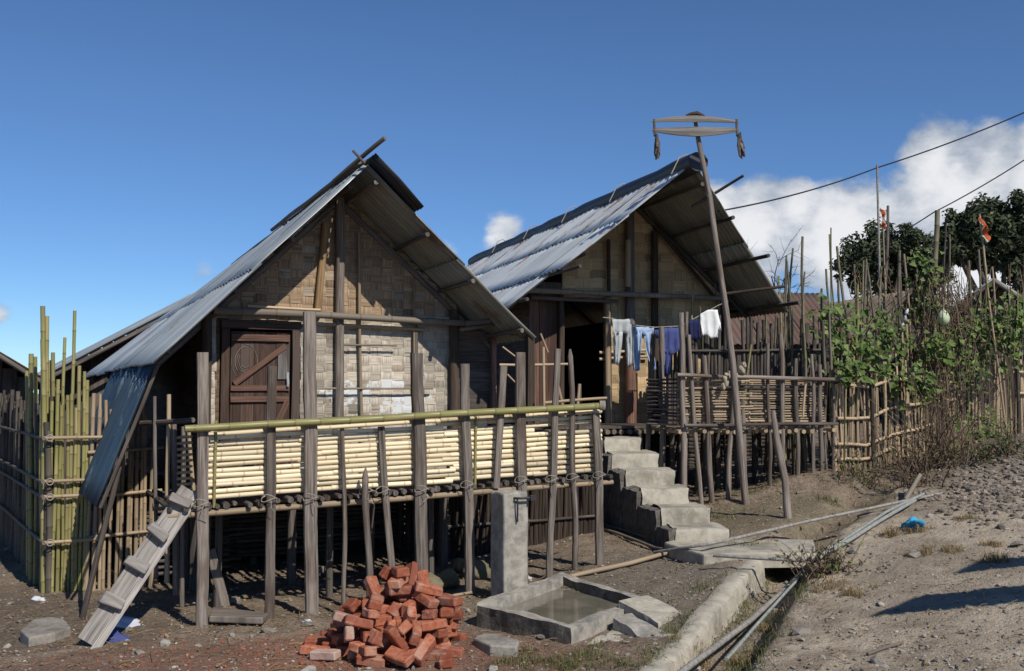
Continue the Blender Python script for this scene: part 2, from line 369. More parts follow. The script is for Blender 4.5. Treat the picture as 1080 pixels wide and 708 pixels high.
def groundmat():
    m, nt, b = newmat('packed_earth'); g = N(nt); o = g.obj()
    n0 = g.noise(o, .9, 5, .6); n1 = g.noise(o, 4.5, 6, .65); n2 = g.noise(o, 28, 5, .7); n3 = g.noise(o, 95, 3, .7)
    def blobm(c, rx, ry, soft=1.0, ang=0):
        mp = g.n('ShaderNodeMapping', vector_type='TEXTURE'); mp.inputs['Location'].default_value = (c[0], c[1], 0); mp.inputs['Rotation'].default_value = (0, 0, ang); mp.inputs['Scale'].default_value = (rx, ry, 1e6)
        g.l(o, mp.inputs[0]); L = g.n('ShaderNodeVectorMath', operation='LENGTH'); g.l(mp.outputs[0], L.inputs[0])
        d = g.math('ADD', L.outputs['Value'], g.math('MULTIPLY', g.math('SUBTRACT', n1, .5), 1.3))
        return g.math('SUBTRACT', 1, g.ss(d, 1-.5*soft, 1+.35*soft))
    c = g.mix(g.ss(n1, .35, .65), (.20, .145, .10), (.31, .235, .168))
    road = g.mix(g.ss(n1, .35, .68), (.60, .50, .375), (.47, .385, .28))
    c = g.mix(blobm((5.6, 8.2), 4.4, 3.6, .5, .75), c, road)
    c = g.mix(g.math('MULTIPLY', blobm((1.15, 8.9), 1.0, 1.5, .6), .8), c, g.mix(n1, (.15, .128, .098), (.235, .2, .155)))
    c = g.mix(g.math('MULTIPLY', blobm((2.9, 11.3), 1.2, .9, .7), .7), c, g.mix(n1, (.13, .115, .06), (.19, .15, .09)))
    c = g.mix(g.math('MULTIPLY', blobm((-1.6, 6.9), 2.3, .95, .9, .1), .85), c, (.29, .13, .082))
    c = g.mix(g.math('MULTIPLY', blobm((-.95, 7.2), 1.15, .7, .9, 0), .7), c, (.30, .125, .075))
    c = g.mix(g.math('MULTIPLY', blobm((-4.2, 8.3), 1.3, 1.2, .8), .6), c, (.11, .082, .06))
    c = g.mix(g.math('MULTIPLY', blobm((6.6, 12.7), 1.6, 1.3, .6), .85), c, g.mix(n2, (.15, .125, .1), (.28, .24, .195)))
    c = g.mix(g.math('MULTIPLY', g.ss(n2, .5, .66), .6), c, (.40, .335, .255))
    c = g.mix(g.math('MULTIPLY', g.ss(n2, .48, .3), .5), c, (.095, .072, .053))
    c = g.mix(g.math('MULTIPLY', g.ss(n3, .54, .66), .5), c, (.46, .41, .33))
    c = g.mix(g.math('MULTIPLY', g.ss(n3, .44, .33), .4), c, (.085, .065, .048))
    c = g.mix(g.math('MULTIPLY', g.ss(n0, .42, .62), .42), c, (.13, .098, .07))
    g.l(c, b.inputs['Base Color']); setp(b, Roughness=.95, Specular_IOR_Level=.15)
    h = g.math('ADD', g.math('ADD', g.math('MULTIPLY', n2, .6), g.math('MULTIPLY', n3, .35)), n1); g.bump(b, h, 1.0, .05); return m
M['ground'] = groundmat()
# ------------------------------------------------------------------ world and sun
SUNAZ = V((.57, -.82, 0)).normalized(); ELEV = math.radians(42)
SUND = (SUNAZ*math.cos(ELEV)+V((0, 0, math.sin(ELEV)))).normalized()
def world():
    w = bpy.data.worlds.new('World'); SC.world = w; w.use_nodes = True; nt = w.node_tree; nt.nodes.clear(); g = N(nt)
    out = g.n('ShaderNodeOutputWorld'); bg = g.n('ShaderNodeBackground'); g.l(bg.outputs[0], out.inputs[0])
    sky = g.n('ShaderNodeTexSky', sky_type='NISHITA', sun_disc=False, sun_elevation=ELEV, sun_rotation=math.atan2(SUND.x, SUND.y), altitude=SKY['alt'], air_density=1.0, dust_density=SKY['dust'], ozone_density=SKY['oz'])
    tc = g.n('ShaderNodeTexCoord'); d = tc.outputs['Generated']
    hs = g.n('ShaderNodeHueSaturation'); hs.inputs['Hue'].default_value = .506; hs.inputs['Saturation'].default_value = SKY['sat']; hs.inputs['Value'].default_value = SKY['val']; g.l(sky.outputs[0], hs.inputs['Color'])
    m = None
    for px, py, r, wt in CLOUDS:
        c = ray(px, py).normalized(); D = g.n('ShaderNodeVectorMath', operation='DISTANCE'); g.l(d, D.inputs[0]); D.inputs[1].default_value = c
        v = g.math('MULTIPLY', g.math('SUBTRACT', 1, g.math('DIVIDE', D.outputs['Value'], r/1080)), wt)
        v = g.math('MAXIMUM', v, -1)
        m = v if m is None else g.math('MAXIMUM', m, v)
    mp = g.n('ShaderNodeMapping'); mp.inputs['Scale'].default_value = (1, 1, 1.5); g.l(d, mp.inputs[0])
    nA = g.noise(mp.outputs[0], 9, 9, .62, .4); nB = g.noise(mp.outputs[0], 26, 6, .6)
    f = g.math('ADD', m, g.math('MULTIPLY', g.math('SUBTRACT', g.math('ADD', g.math('MULTIPLY', nA, .72), g.math('MULTIPLY', nB, .28)), .5), 2.2))
    mask = g.ss(f, .08, .5)
    # flat pale streak cloud elsewhere in the sky behind the viewer
    shade = g.ss(g.math('ADD', g.noise(mp.outputs[0], 14, 6, .6), g.math('MULTIPLY', f, .25)), .4, .85)
    cc = g.mix(shade, CLD['dark'], CLD['lit'])
    sc = g.n('ShaderNodeVectorMath', operation='SCALE'); g.l(cc, sc.inputs[0]); sc.inputs[3].default_value = CLD['k']
    sx = g.n('ShaderNodeSeparateXYZ'); g.l(d, sx.inputs[0]); hz = g.mix(1.0, hs.outputs[0], g.mix(g.ss(sx.outputs[2], -.02, .34), (.60, .80, 1.0), (1, 1, 1)), 'MULTIPLY')
    g.l(g.mix(g.math('MULTIPLY', mask, .93), hz, sc.outputs[0]), bg.inputs['Color']); bg.inputs['Strength'].default_value = SKY['str']
    L = bpy.data.lights.new('sun', 'SUN'); L.energy = SKY['sun']; L.angle = math.radians(.5); L.color = (1, .95, .87)
    s = bpy.data.objects.new('sun', L); COL.objects.link(s); s.rotation_euler = SUND.to_track_quat('Z', 'Y').to_euler(); s.location = (10, -10, 20)
SKY = dict(alt=1800, dust=.0, oz=3.0, sat=1.17, val=1.28, str=.078, sun=4.4)
CLD = dict(dark=(4.2, 4.9, 6.0), lit=(11., 11., 11.1), k=1.0)
CLOUDS = [(1010, 205, 80, 1.4), (985, 172, 44, 1.3), (1045, 172, 50, 1.3), (1100, 180, 62, 1.3), (880, 255, 70, 1.5), (800, 245, 65, 1.6), (760, 222, 38, 1.3), (840, 222, 42, 1.3), (780, 275, 60, 1.4), (930, 270, 90, 1), (1180, 220, 150, 1),
          (530, 246, 30, .75), (520, 252, 20, .6), (217, 286, 18, .35), (-4, 336, 16, .5), (470, 268, 18, .35), (1040, 270, 120, 1.1)]
world()
cam = bpy.data.cameras.new('camera'); cam.sensor_width = 36; cam.lens = 36; cam.clip_end = 2000; cam.clip_start = .05
co = bpy.data.objects.new('camera', cam); COL.objects.link(co); co.location = (0, 0, CAMZ); co.rotation_euler = (math.pi/2+PIT, 0, 0); SC.camera = co
vs_ = SC.view_settings; vs_.view_transform = 'Standard'; vs_.look = 'None'; vs_.gamma = 1; vs_.use_curve_mapping = False; vs_.exposure = .05
SC.cycles.max_bounces = 6; SC.cycles.diffuse_bounces = 3; SC.cycles.transmission_bounces = 3; SC.cycles.use_denoising = True
# ------------------------------------------------------------------ ground
def axis(lo, hi, st, far):
    a = []; x = lo
    while x <= hi: a.append(x); x += st
    s = st; x = lo
    L = []
    while x > -far: s *= 1.3; x -= s; L.append(x)
    s = st; x = hi; Rr = []
    while x < far: s *= 1.3; x += s; Rr.append(x)
    return L[::-1]+a+Rr
def ground():
    xs = axis(-6.5, 8.0, .055, 400); ys = axis(4.6, 15.0, .055, 400)
    vs = []
    for y in ys:
        for x in xs:
            z = gz(x, y) if abs(x) < 60 and -30 < y < 60 else gbase(x, y)
            if -7 < x < 9 and 4 < y < 16: z += .016*noise.noise(V((x*7, y*7, 1)))+.012*noise.noise(V((x*17, y*17, 2)))
            vs.append((x, y, z))
    W = len(xs); F = [(j*W+i, j*W+i+1, (j+1)*W+i+1, (j+1)*W+i) for j in range(len(ys)-1) for i in range(W-1)]
    me = bpy.data.meshes.new('ground'); me.from_pydata(vs, [], F); me.polygons.foreach_set('use_smooth', [True]*len(F)); me.materials.append(M['ground'])
    o = bpy.data.objects.new('ground', me); COL.objects.link(o); o['kind'] = 'structure'
ground()
# ------------------------------------------------------------------ shared builders
def roof_sheet(Pf, u0, u1, v0, v1, nrm, lift, parent, mat, name='roof_sheet', wl=.076, amp=.013, tone=None, wave_edge=0, label=None, aux=0):
    """corrugated sheet on a bilinear roof plane Pf(u along ridge, v down the slope)"""
    W = (Pf(u1, v0)-Pf(u0, v0)).length; H = (Pf(u0, v1)-Pf(u0, v0)).length
    nu = max(6, int(W/wl*6)); nv = max(2, int(H/.25)); mb = MB(); o = V((R()*40, R()*40, R()*40)); off = (R()*9, R()*9)
    tone = U(.85, 1.12) if tone is None else tone; rnd = R(); vs = []; cs = []; ph = R()*6
    tw = U(-.008, .008)
    for i in range(nu+1):
        for j in range(nv+1):
            a, b = i/nu, j/nv
            q = Pf(u0+(u1-u0)*a, v0+(v1-v0)*b)
            h = lift+amp*math.sin(a*W/wl*2*math.pi+ph)+.012*noise.noise(o+V((a*W*1.5, b*H*1.2, 0)))+tw*(a-.5)
            if b == 1: h += .01*noise.noise(o+V((a*W*5, 3, 0)))
            q = q+nrm*h
            vs.append(q); cs.append((tone, aux+(.35*max(0, b-.9)*10 if wave_edge else 0), rnd))
    K = nv+1; F = []; uv = []
    for i in range(nu):
        for j in range(nv):
            F.append((i*K+j, (i+1)*K+j, (i+1)*K+j+1, i*K+j+1)); a0, a1, b0, b1 = i/nu*W, (i+1)/nu*W, j/nv*H, (j+1)/nv*H
            uv.append([(off[0]+a0, off[1]+b0), (off[0]+a1, off[1]+b0), (off[0]+a1, off[1]+b1), (off[0]+a0, off[1]+b1)])
    mb.add(vs, F, uv, cs, True)
    o_ = mb.build(name, mat, parent, label=label)
    sol = o_.modifiers.new('gauge', 'SOLIDIFY'); sol.thickness = .003
    return o_
def weave(fr, a0, a1, z0, z1, s, top, cw, ch, parent, mat, holes=(), name='woven_wall', whites=(), tanp=0):
    mb = MB(); na = max(1, round((a1-a0)/cw)); nz = max(1, round((z1-z0)/ch)); cw = (a1-a0)/na; ch = (z1-z0)/nz
    for i in range(na):
        for j in range(nz):
            ca, cz = a0+(i+.5)*cw, z0+(j+.5)*ch
            if cz-ch > top(ca)+.02: continue
            if any(h[0] < ca < h[1] and h[2] < cz < h[3] for h in holes): continue
            hor = (i+j) % 2 == 0
            sid = V((i*7.31, 3.3, 1)) if not hor else V((2.2, j*5.17, 8)); sr = noise.cell(sid); st_ = noise.cell(sid+V((11, 40, 5)))
            rnd = min(1, max(0, random.gauss(.36 if hor else .6, .07)+.42*(sr-.5 if 0 <= sr <= 1 and False else sr*.5)+.45*noise.noise(V((ca*1.3, cz*1.3, 4)))+(tanp if cz > 2.6 else -tanp*.9)))
            tone = (U(.94, 1.05) if R() < .94 else U(.6, .8))*(1+.2*st_)*(1+.35*noise.noise(V((ca*1.1, cz*1.5, 9))))*(1+.6*tanp*(cz < 2.6)); wh = max([0]+[1-math.hypot((ca-w[0])/w[2], (cz-w[1])/w[3]) for w in whites])
            ea, ez = cw*(.5+U(.02, .12)), ch*(.5+U(.02, .12)); da, dz = U(-.006, .006), U(-.006, .006)
            n, m = (4, 1) if hor else (1, 4); vs = []; off = (R()*9, R()*9)
            tilt = U(-.004, .004)
            for p in range(n+1):
                for q in range(m+1):
                    t = (p/n if hor else q/m)*2-1; bul = .008*(1-t*t)-.003+tilt*t
                    aa = ca+da+ea*(2*p/n-1); zz = cz+dz+ez*(2*q/m-1)
                    aa = min(a1+.03, max(a0-.03, aa)); zz = min(zz, top(aa)-.01)
                    vs.append(fr(aa, s+bul, zz))
            F = []; uv = []
            for p in range(n):
                for q in range(m):
                    K = m+1; idx = (p*K+q, (p+1)*K+q, (p+1)*K+q+1, p*K+q+1); F.append(idx)
                    c2 = []
                    for (pp, qq) in ((p, q), (p+1, q), (p+1, q+1), (p, q+1)):
                        x, y = pp/n*2*ea, qq/m*2*ez
                        c2.append((off[0]+y, off[1]+x) if hor else (off[0]+x, off[1]+y))
                    uv.append(c2)
            mb.add(vs, F, uv, (tone, wh, rnd), True)
    # backing mat, with the openings left out column by column
    xs = sorted(set([a0, a1]+[h[k] for h in holes for k in (0, 1)]+[a0+(a1-a0)*k/10 for k in range(11)]))
    for x0, x1 in zip(xs, xs[1:]):
        m_ = (x0+x1)/2; zs = [z0]
        hh = sorted([h for h in holes if h[0] < m_ < h[1]], key=lambda h: h[2])
        spans = []; cur = z0
        for h in hh: spans.append((cur, cur, h[2], h[2])); cur = h[3]
        spans.append((cur, cur, max(cur, top(x0)-.02), max(cur, top(x1)-.02)))
        for b0, b1, t0, t1 in spans:
            if max(t0-b0, t1-b1) < .01: continue
            mb.add([fr(x0, s-.02, b0), fr(x1, s-.02, b1), fr(x1, s-.02, t1), fr(x0, s-.02, t0)], [(0, 1, 2, 3)], [[(0, x0), (0, x1), (1, x1), (1, x0)]], (.5, 0, .8))
    return mb.build(name, mat, parent)
def planks(mb, fr, a0, a1, z0, z1, s, w, vertical=True, th=.012, top=None, gap=.003, tone=None):
    if not vertical: gap = -.008
    x = a0 if vertical else z0; e = a1 if vertical else z1
    while x < e-.02:
        ww = min(e-x, w*U(.8, 1.2))
        if vertical:
            t = min(z1, top(x+ww/2)-.02) if top else z1; ext = (fr.u*((ww-gap)/2), fr.f*th, V((0, 0, (t-z0)/2))); c = fr(x+ww/2, s+U(-.004, .004), (z0+t)/2)
            if t-z0 < .03: x += ww; continue
        else:
            ext = (fr.u*((a1-a0)/2), fr.f*th, V((0, 0, (ww-gap)/2))); c = fr((a0+a1)/2, s+U(-.004, .004), x+ww/2)
        mb.box(c, *ext, col=(tone or U(.7, 1.2), 0, R()), jit=.003); x += ww
# ================================================================== HOUSE 1
def house1():
    fr = H1
    t = thing('bamboo_house', 'nearer weathered bamboo house on stilts with wooden door and grey tin roof, left of centre', 'house', fr(0, 0, .05), 'bamboo stilt houses with tin roofs')
    SB = -4.98
    def zr(s): return 3.95+(s-.82)*(.40/5.8)
    def PL(u, v):
        s = .82+(SB-.82)*u; return fr(-1.843*v, s, zr(s)+(2.12-.07*u-zr(s))*v)
    def PR(u, v):
        s = .82+(SB-.82)*u; return fr(1.785*v, s, zr(s)+(2.40-.1*u-zr(s))*v)
    nL = (PL(1, 0)-PL(0, 0)).cross(PL(0, 1)-PL(0, 0)).normalized(); nL *= 1 if nL.z > 0 else -1
    nR = (PR(1, 0)-PR(0, 0)).cross(PR(0, 1)-PR(0, 0)).normalized(); nR *= 1 if nR.z > 0 else -1
    top = lambda a: 3.90-(abs(a)*(.985 if a < 0 else .862))
    nsh = 7
    for k in range(nsh):
        u0, u1 = k/nsh, min(1.01, (k+1)/nsh+.015)
        for v0, v1, lf in ((.52, 1.0, .0), (0, .56, .014)):
            roof_sheet(PL, max(0, u0-.004*R()), u1, v0, v1+U(-.006, .006), nL, lf+.006*(k % 2), t, M['zincL'], wl=.12, amp=.015)
            roof_sheet(PR, max(0, u0-.004*R()), u1, v0, v1+U(-.006, .006), nR, lf+.006*(k % 2), t, M['zincU'], wl=.085, amp=.015)
    # loose short sheet over the ridge on the right
    roof_sheet(lambda u, v: fr(-.02+.48*v, .98-1.3*u, 3.985-.40*v-.07*u-.05*v*v), 0, 1, 0, 1, nR, .065, t, M['tar'], 'ridge_sheet', amp=.016)
    # poles tied along the ridge
    for (a, z, s0, s1, r, mt) in ((-.03, 3.99, .7, -2.3, .024, 'greyb'), (.03, 3.98, .75, -4.6, .03, 'post2')):
        mb = MB(); mb.stick(fr(a, s0, z+.02), fr(a-.02, s1, z+(s1-s0)*.069), r, 7); mb.build('ridge_pole', M[mt], t)
    mb = MB(); mb.stick(at(384, 172, 9.2), at(372, 159, 9.2), .014, 6); mb.build('ridge_pin', M['post2'], t)
    mb = MB(); mb.stick(at(352, 192, 9.5), at(406, 146, 9.1), .024, 7); mb.build('ridge_pole', M['post2'], t)
    # structure under the roof
    for sg, PF, n in ((-1, PL, nL), (1, PR, nR)):
        for v in (.07, .36, .63, .93):
            mb = MB(); mb.stick(PF(.03 if sg < 0 else .0, v)-n*.045, PF(1, v)-n*.045, .024, 6, bend=.02); mb.build('purlin', M['post2'], t)
        for s in (.0, -1.6, -3.3, -4.8):
            u = (.82-s)/5.8; mb = MB(); mb.stick(PF(u, 0)-n*.1, PF(u, .98)-n*.1, .035, 6); mb.build('rafter', M['post2'], t)
    # walls
    dx0, dx1 = -1.125, -.37
    w = weave(fr, -1.29, 1.29, 1.0, 3.95, 0, top, .118, .082, t, M['weave1'], [(dx0, dx1, .9, 2.53)], whites=((.1, 1.86, .5, .2), (.75, 1.72, .5, .22), (.55, 1.95, .3, .12)), tanp=.32)
    mb = MB()
    for a in (-1.29, 1.29):
        W = Frame(0, 0, 28); W.c = fr(a, 0, 0); W.u, W.f = -fr.f, fr.u*(1 if a > 0 else -1)
        planks(mb, W, 0, 4.6, 1.0, 2.42, 0, .17, False, .01)
    mb.build('side_wall', M['plankwall'], t)
    mb = MB(); W = Frame(0, 0, 28); W.c = fr(0, -4.6, 0); W.u, W.f = fr.u, -fr.f
    planks(mb, W, -1.29, 1.29, 1.0, 3.6, 0, .18, True, .01, lambda a: top(a)-.35); mb.build('rear_wall', M['plankwall'], t)
    mb = MB()
    for i in range(16): mb.bamboo(fr(-1.3+i*.17, 0, .95), fr(-1.3+i*.17, -4.6, .95), .045, 6)
    mb.build('floor_joists', M['greyb'], t)
    mb = MB(); mb.box(fr(0, -2.3, 1.0), fr.u*1.28, fr.f*2.28, V((0, 0, .012))); mb.build('floor', M['plankwall'], t)
    # door
    mb = MB(); planks(mb, fr, dx0+.1, dx1-.09, 1.02, 2.44, -.03, .115, True, .015); d = mb.build('door', M['door'], t)
    for (a0, z0, a1, z1, hw) in ((dx0+.1, 1.905, dx1-.1, 1.905, .026), (dx0+.1, 1.80, dx1-.1, 1.80, .026), (dx0+.13, 1.945, dx1-.14, 2.31, .026), (dx0+.1, 2.38, dx1-.1, 2.38, .03), (dx0+.42, 1.30, dx1-.12, 1.775, .026), (dx0+.1, 1.1, dx1-.1, 1.1, .03)):
        mb = MB(); p, q = fr(a0, -.003 if a0 == dx0+.1 else .002, z0), fr(a1, -.003 if a0 == dx0+.1 else .002, z1); ax = (q-p)/2; up = fr.f.cross(ax.normalized())
        mb.box((p+q)/2, ax, up*hw, fr.f*.012, jit=.003); mb.build('door_brace', M['redplank'], d)
    mb = MB(); mb.box(fr(dx1-.16, -.004, 2.14), fr.u*.052, V((0, 0, .15)), fr.f*.008, (.55, 0, .5)); mb.build('patch_board', M['greywood'], d)
    mb = MB(); mb.box(fr(dx1-.12, .008, 2.02), fr.u*.012, V((0, 0, .035)), fr.f*.012); mb.tube([fr(dx1-.12, .02, 2.0), fr(dx1-.12, .03, 1.95), fr(dx1-.12, .02, 1.92)], .014, 6); mb.build('padlock', M['zincL'], d)
    mb = MB()   # chalk ring drawn on the door: thin dried paint strokes
    for k in range(6):
        rr = .05+.016*k*1.2; a0 = R()*6; pts = [fr(dx0+.235+rr*.9*math.cos(a0+x*.35), -.0115, 2.16+rr*1.25*math.sin(a0+x*.35)) for x in range(int(U(4, 9)))]
        mb.tube(pts, .0022, 4)
    mb.build('chalk_scrawl', M['greywood'], d)
    mb = MB()
    for a in (dx0+.045, dx1-.045): mb.stick(fr(a, .0, 1.0), fr(a, .0, 2.53), .05, 4, flat=.8, side=fr.u, sq=.6, wob=.02)
    mb.stick(fr(dx0, 0, 2.50), fr(dx1, 0, 2.50), .05, 4, side=V((0, 0, 1)), sq=.6, wob=.02); mb.build('door_frame', M['door'], t)
    # poles on the front
    def pole(a, z0, z1, r, s, mt, tn=None, lean=0, kind='stick', name='wall_pole'):
        mb = MB(); getattr(mb, kind)(fr(a, s, z0), fr(a+lean, s, z1), r, tone=tn); return mb.build(name, M[mt], t)
    pole(.02, .98, 3.78, .05, .06, 'post', 1.0, -.02)
    pole(.26, .98, 3.45, .018, .05, 'tanb', .75, -.06)
    pole(-.21, 2.62, 3.52, .04, .05, 'raw', .62, .07, name='wall_batten')
    pole(.80, 1.9, 3.0, .014, .05, 'tanb', .8); pole(.82, 1.0, 2.55, .022, .05, 'post2', .8)
    pole(1.245, .98, 2.72, .055, .055, 'darkwood', 1.1, name='corner_post'); pole(-1.26, .98, 2.65, .055, .05, 'darkwood', 1.0, name='corner_post')
    mb = MB(); mb.bamboo(fr(-1.22, .14, 2.62), fr(1.42, .14, 2.575), .036, 8, 1.0, bump=1.05); mb.build('beam', M['greyb'], t)
    mb = MB(); mb.stick(fr(-.9, .1, 2.67), fr(-.2, .1, 2.66), .016, 5, 1.5); mb.build('beam_stick', M['tanb'], t)
    mb = MB(); mb.stick(fr(-.35, .07, 2.53), fr(.9, .07, 2.50), .018, 6, 1.2); mb.build('beam_stick', M['tanb'], t)
    for a0, a1, z in ((-.3, 1.0, 1.9), (-.0, .6, 2.33)):
        mb = MB(); mb.stick(fr(a0, .08, z), fr(a1, .08, z), .011, 5, 1.4); mb.build('wall_stick', M['greyb'], t)
    # board wall and post under the right eave
    mb = MB(); planks(mb, fr, 1.30, 1.68, 1.0, 2.5, .02, .13, False, .012, tone=None); mb.build('board_wall', M['plankwall'], t)
    mb = MB(); mb.stick(fr(1.70, .06, .9), fr(1.70, .06, 2.52), .035, 4, 1.5, sq=.6, side=fr.u); mb.build('corner_post', M['redplank'], t)
    mb = MB(); mb.stick(fr(1.76, .74, 1.25), fr(1.76, .74, 2.42), .05, 4, .7, sq=.5, side=fr.u, wob=.02); mb.build('eave_post', M['darkwood'], t)
    mb = MB(); mb.bamboo(fr(1.25, .35, 2.56), fr(1.72, .35, 2.62), .025, 6); mb.bamboo(fr(1.2, .3, 2.50), fr(1.66, .3, 2.57), .022, 6); mb.build('eave_sticks', M['greyb'], t)
    mb = MB(); mb.tube([fr(1.66, .5, 2.44), fr(1.72, .55, 2.45), fr(1.74, .6, 2.42), fr(1.77, .74, 2.38)], .012, 5); mb.build('eave_wire', M['greyb'], t)
    # stilts, and a slatted screen added to keep light out under the floor
    for a in (-1.2, -.4, .4, 1.2):
        for s in (-.1, -1.6, -3.2, -4.5):
            p = fr(a, s, 0); mb = MB(); mb.stick((p.x, p.y, gz(p.x, p.y)-.1), fr(a, s, .92), .05, 7, .8); mb.build('stilt', M['post2'], t)
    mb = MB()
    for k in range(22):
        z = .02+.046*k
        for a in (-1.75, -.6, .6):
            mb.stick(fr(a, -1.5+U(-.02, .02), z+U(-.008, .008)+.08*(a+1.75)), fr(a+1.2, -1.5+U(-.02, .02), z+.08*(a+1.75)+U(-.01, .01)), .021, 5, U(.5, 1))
    mb.build('added_underfloor_screen', M['post2'], t)
    mb = MB()  # side screens added to keep daylight out from under the house
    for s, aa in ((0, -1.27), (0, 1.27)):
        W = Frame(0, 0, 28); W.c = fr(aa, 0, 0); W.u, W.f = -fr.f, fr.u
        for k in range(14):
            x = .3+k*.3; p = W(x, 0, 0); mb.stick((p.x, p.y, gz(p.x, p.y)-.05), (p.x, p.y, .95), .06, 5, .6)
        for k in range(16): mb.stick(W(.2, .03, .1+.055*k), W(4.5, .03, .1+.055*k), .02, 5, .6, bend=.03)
    mb.build('added_underfloor_screen', M['post2'], t)
    mb = MB(); W = Frame(0, 0, 28); W.c = fr(0, -2.2, 0); W.u, W.f = fr.u, fr.f; planks(mb, W, -1.9, 1.5, -.05, .93, 0, .2, True, .012)  # planks added behind the screen to block leaking light
    mb.build('added_underfloor_boards', M['darkwood'], t)
    return t
house1()
# apron sheet hanging from the left eave
def apron():
    a, b_ = H1(-1.80, .60, 2.12), H1(-2.24, .62, .93)
    t = thing('hanging_sheet', 'steep corrugated metal sheet, coloured with the blue of sky and shade, hanging from the left eave of the nearer house', 'metal sheet', (b_.x, b_.y, b_.z))
    back = -H1.f*2.6
    f = lambda u, v: a.lerp(b_, v)+back*u
    n = back.cross(b_-a).normalized(); n *= -1 if n.dot(H1.u) > 0 else 1
    for k in range(3): roof_sheet(f, k/3, (k+1)/3+.03, 0, 1, n, .006*(k % 2), t, M['zincB'], 'corrugated_sheet', tone=U(.9, 1.15))
    mb = MB(); mb.stick(a-n*.03, b_-n*.03, .018, 6, .8); mb.build('edge_batten', M['post2'], t)
    q = at(88, 598, b_.y+.15); q.z = gz(q.x, q.y); mb = MB(); mb.stick(q, at(126, 492, b_.y+.2), .026, 6, .7); mb.build('prop_stick', M['post2'], t)
apron()
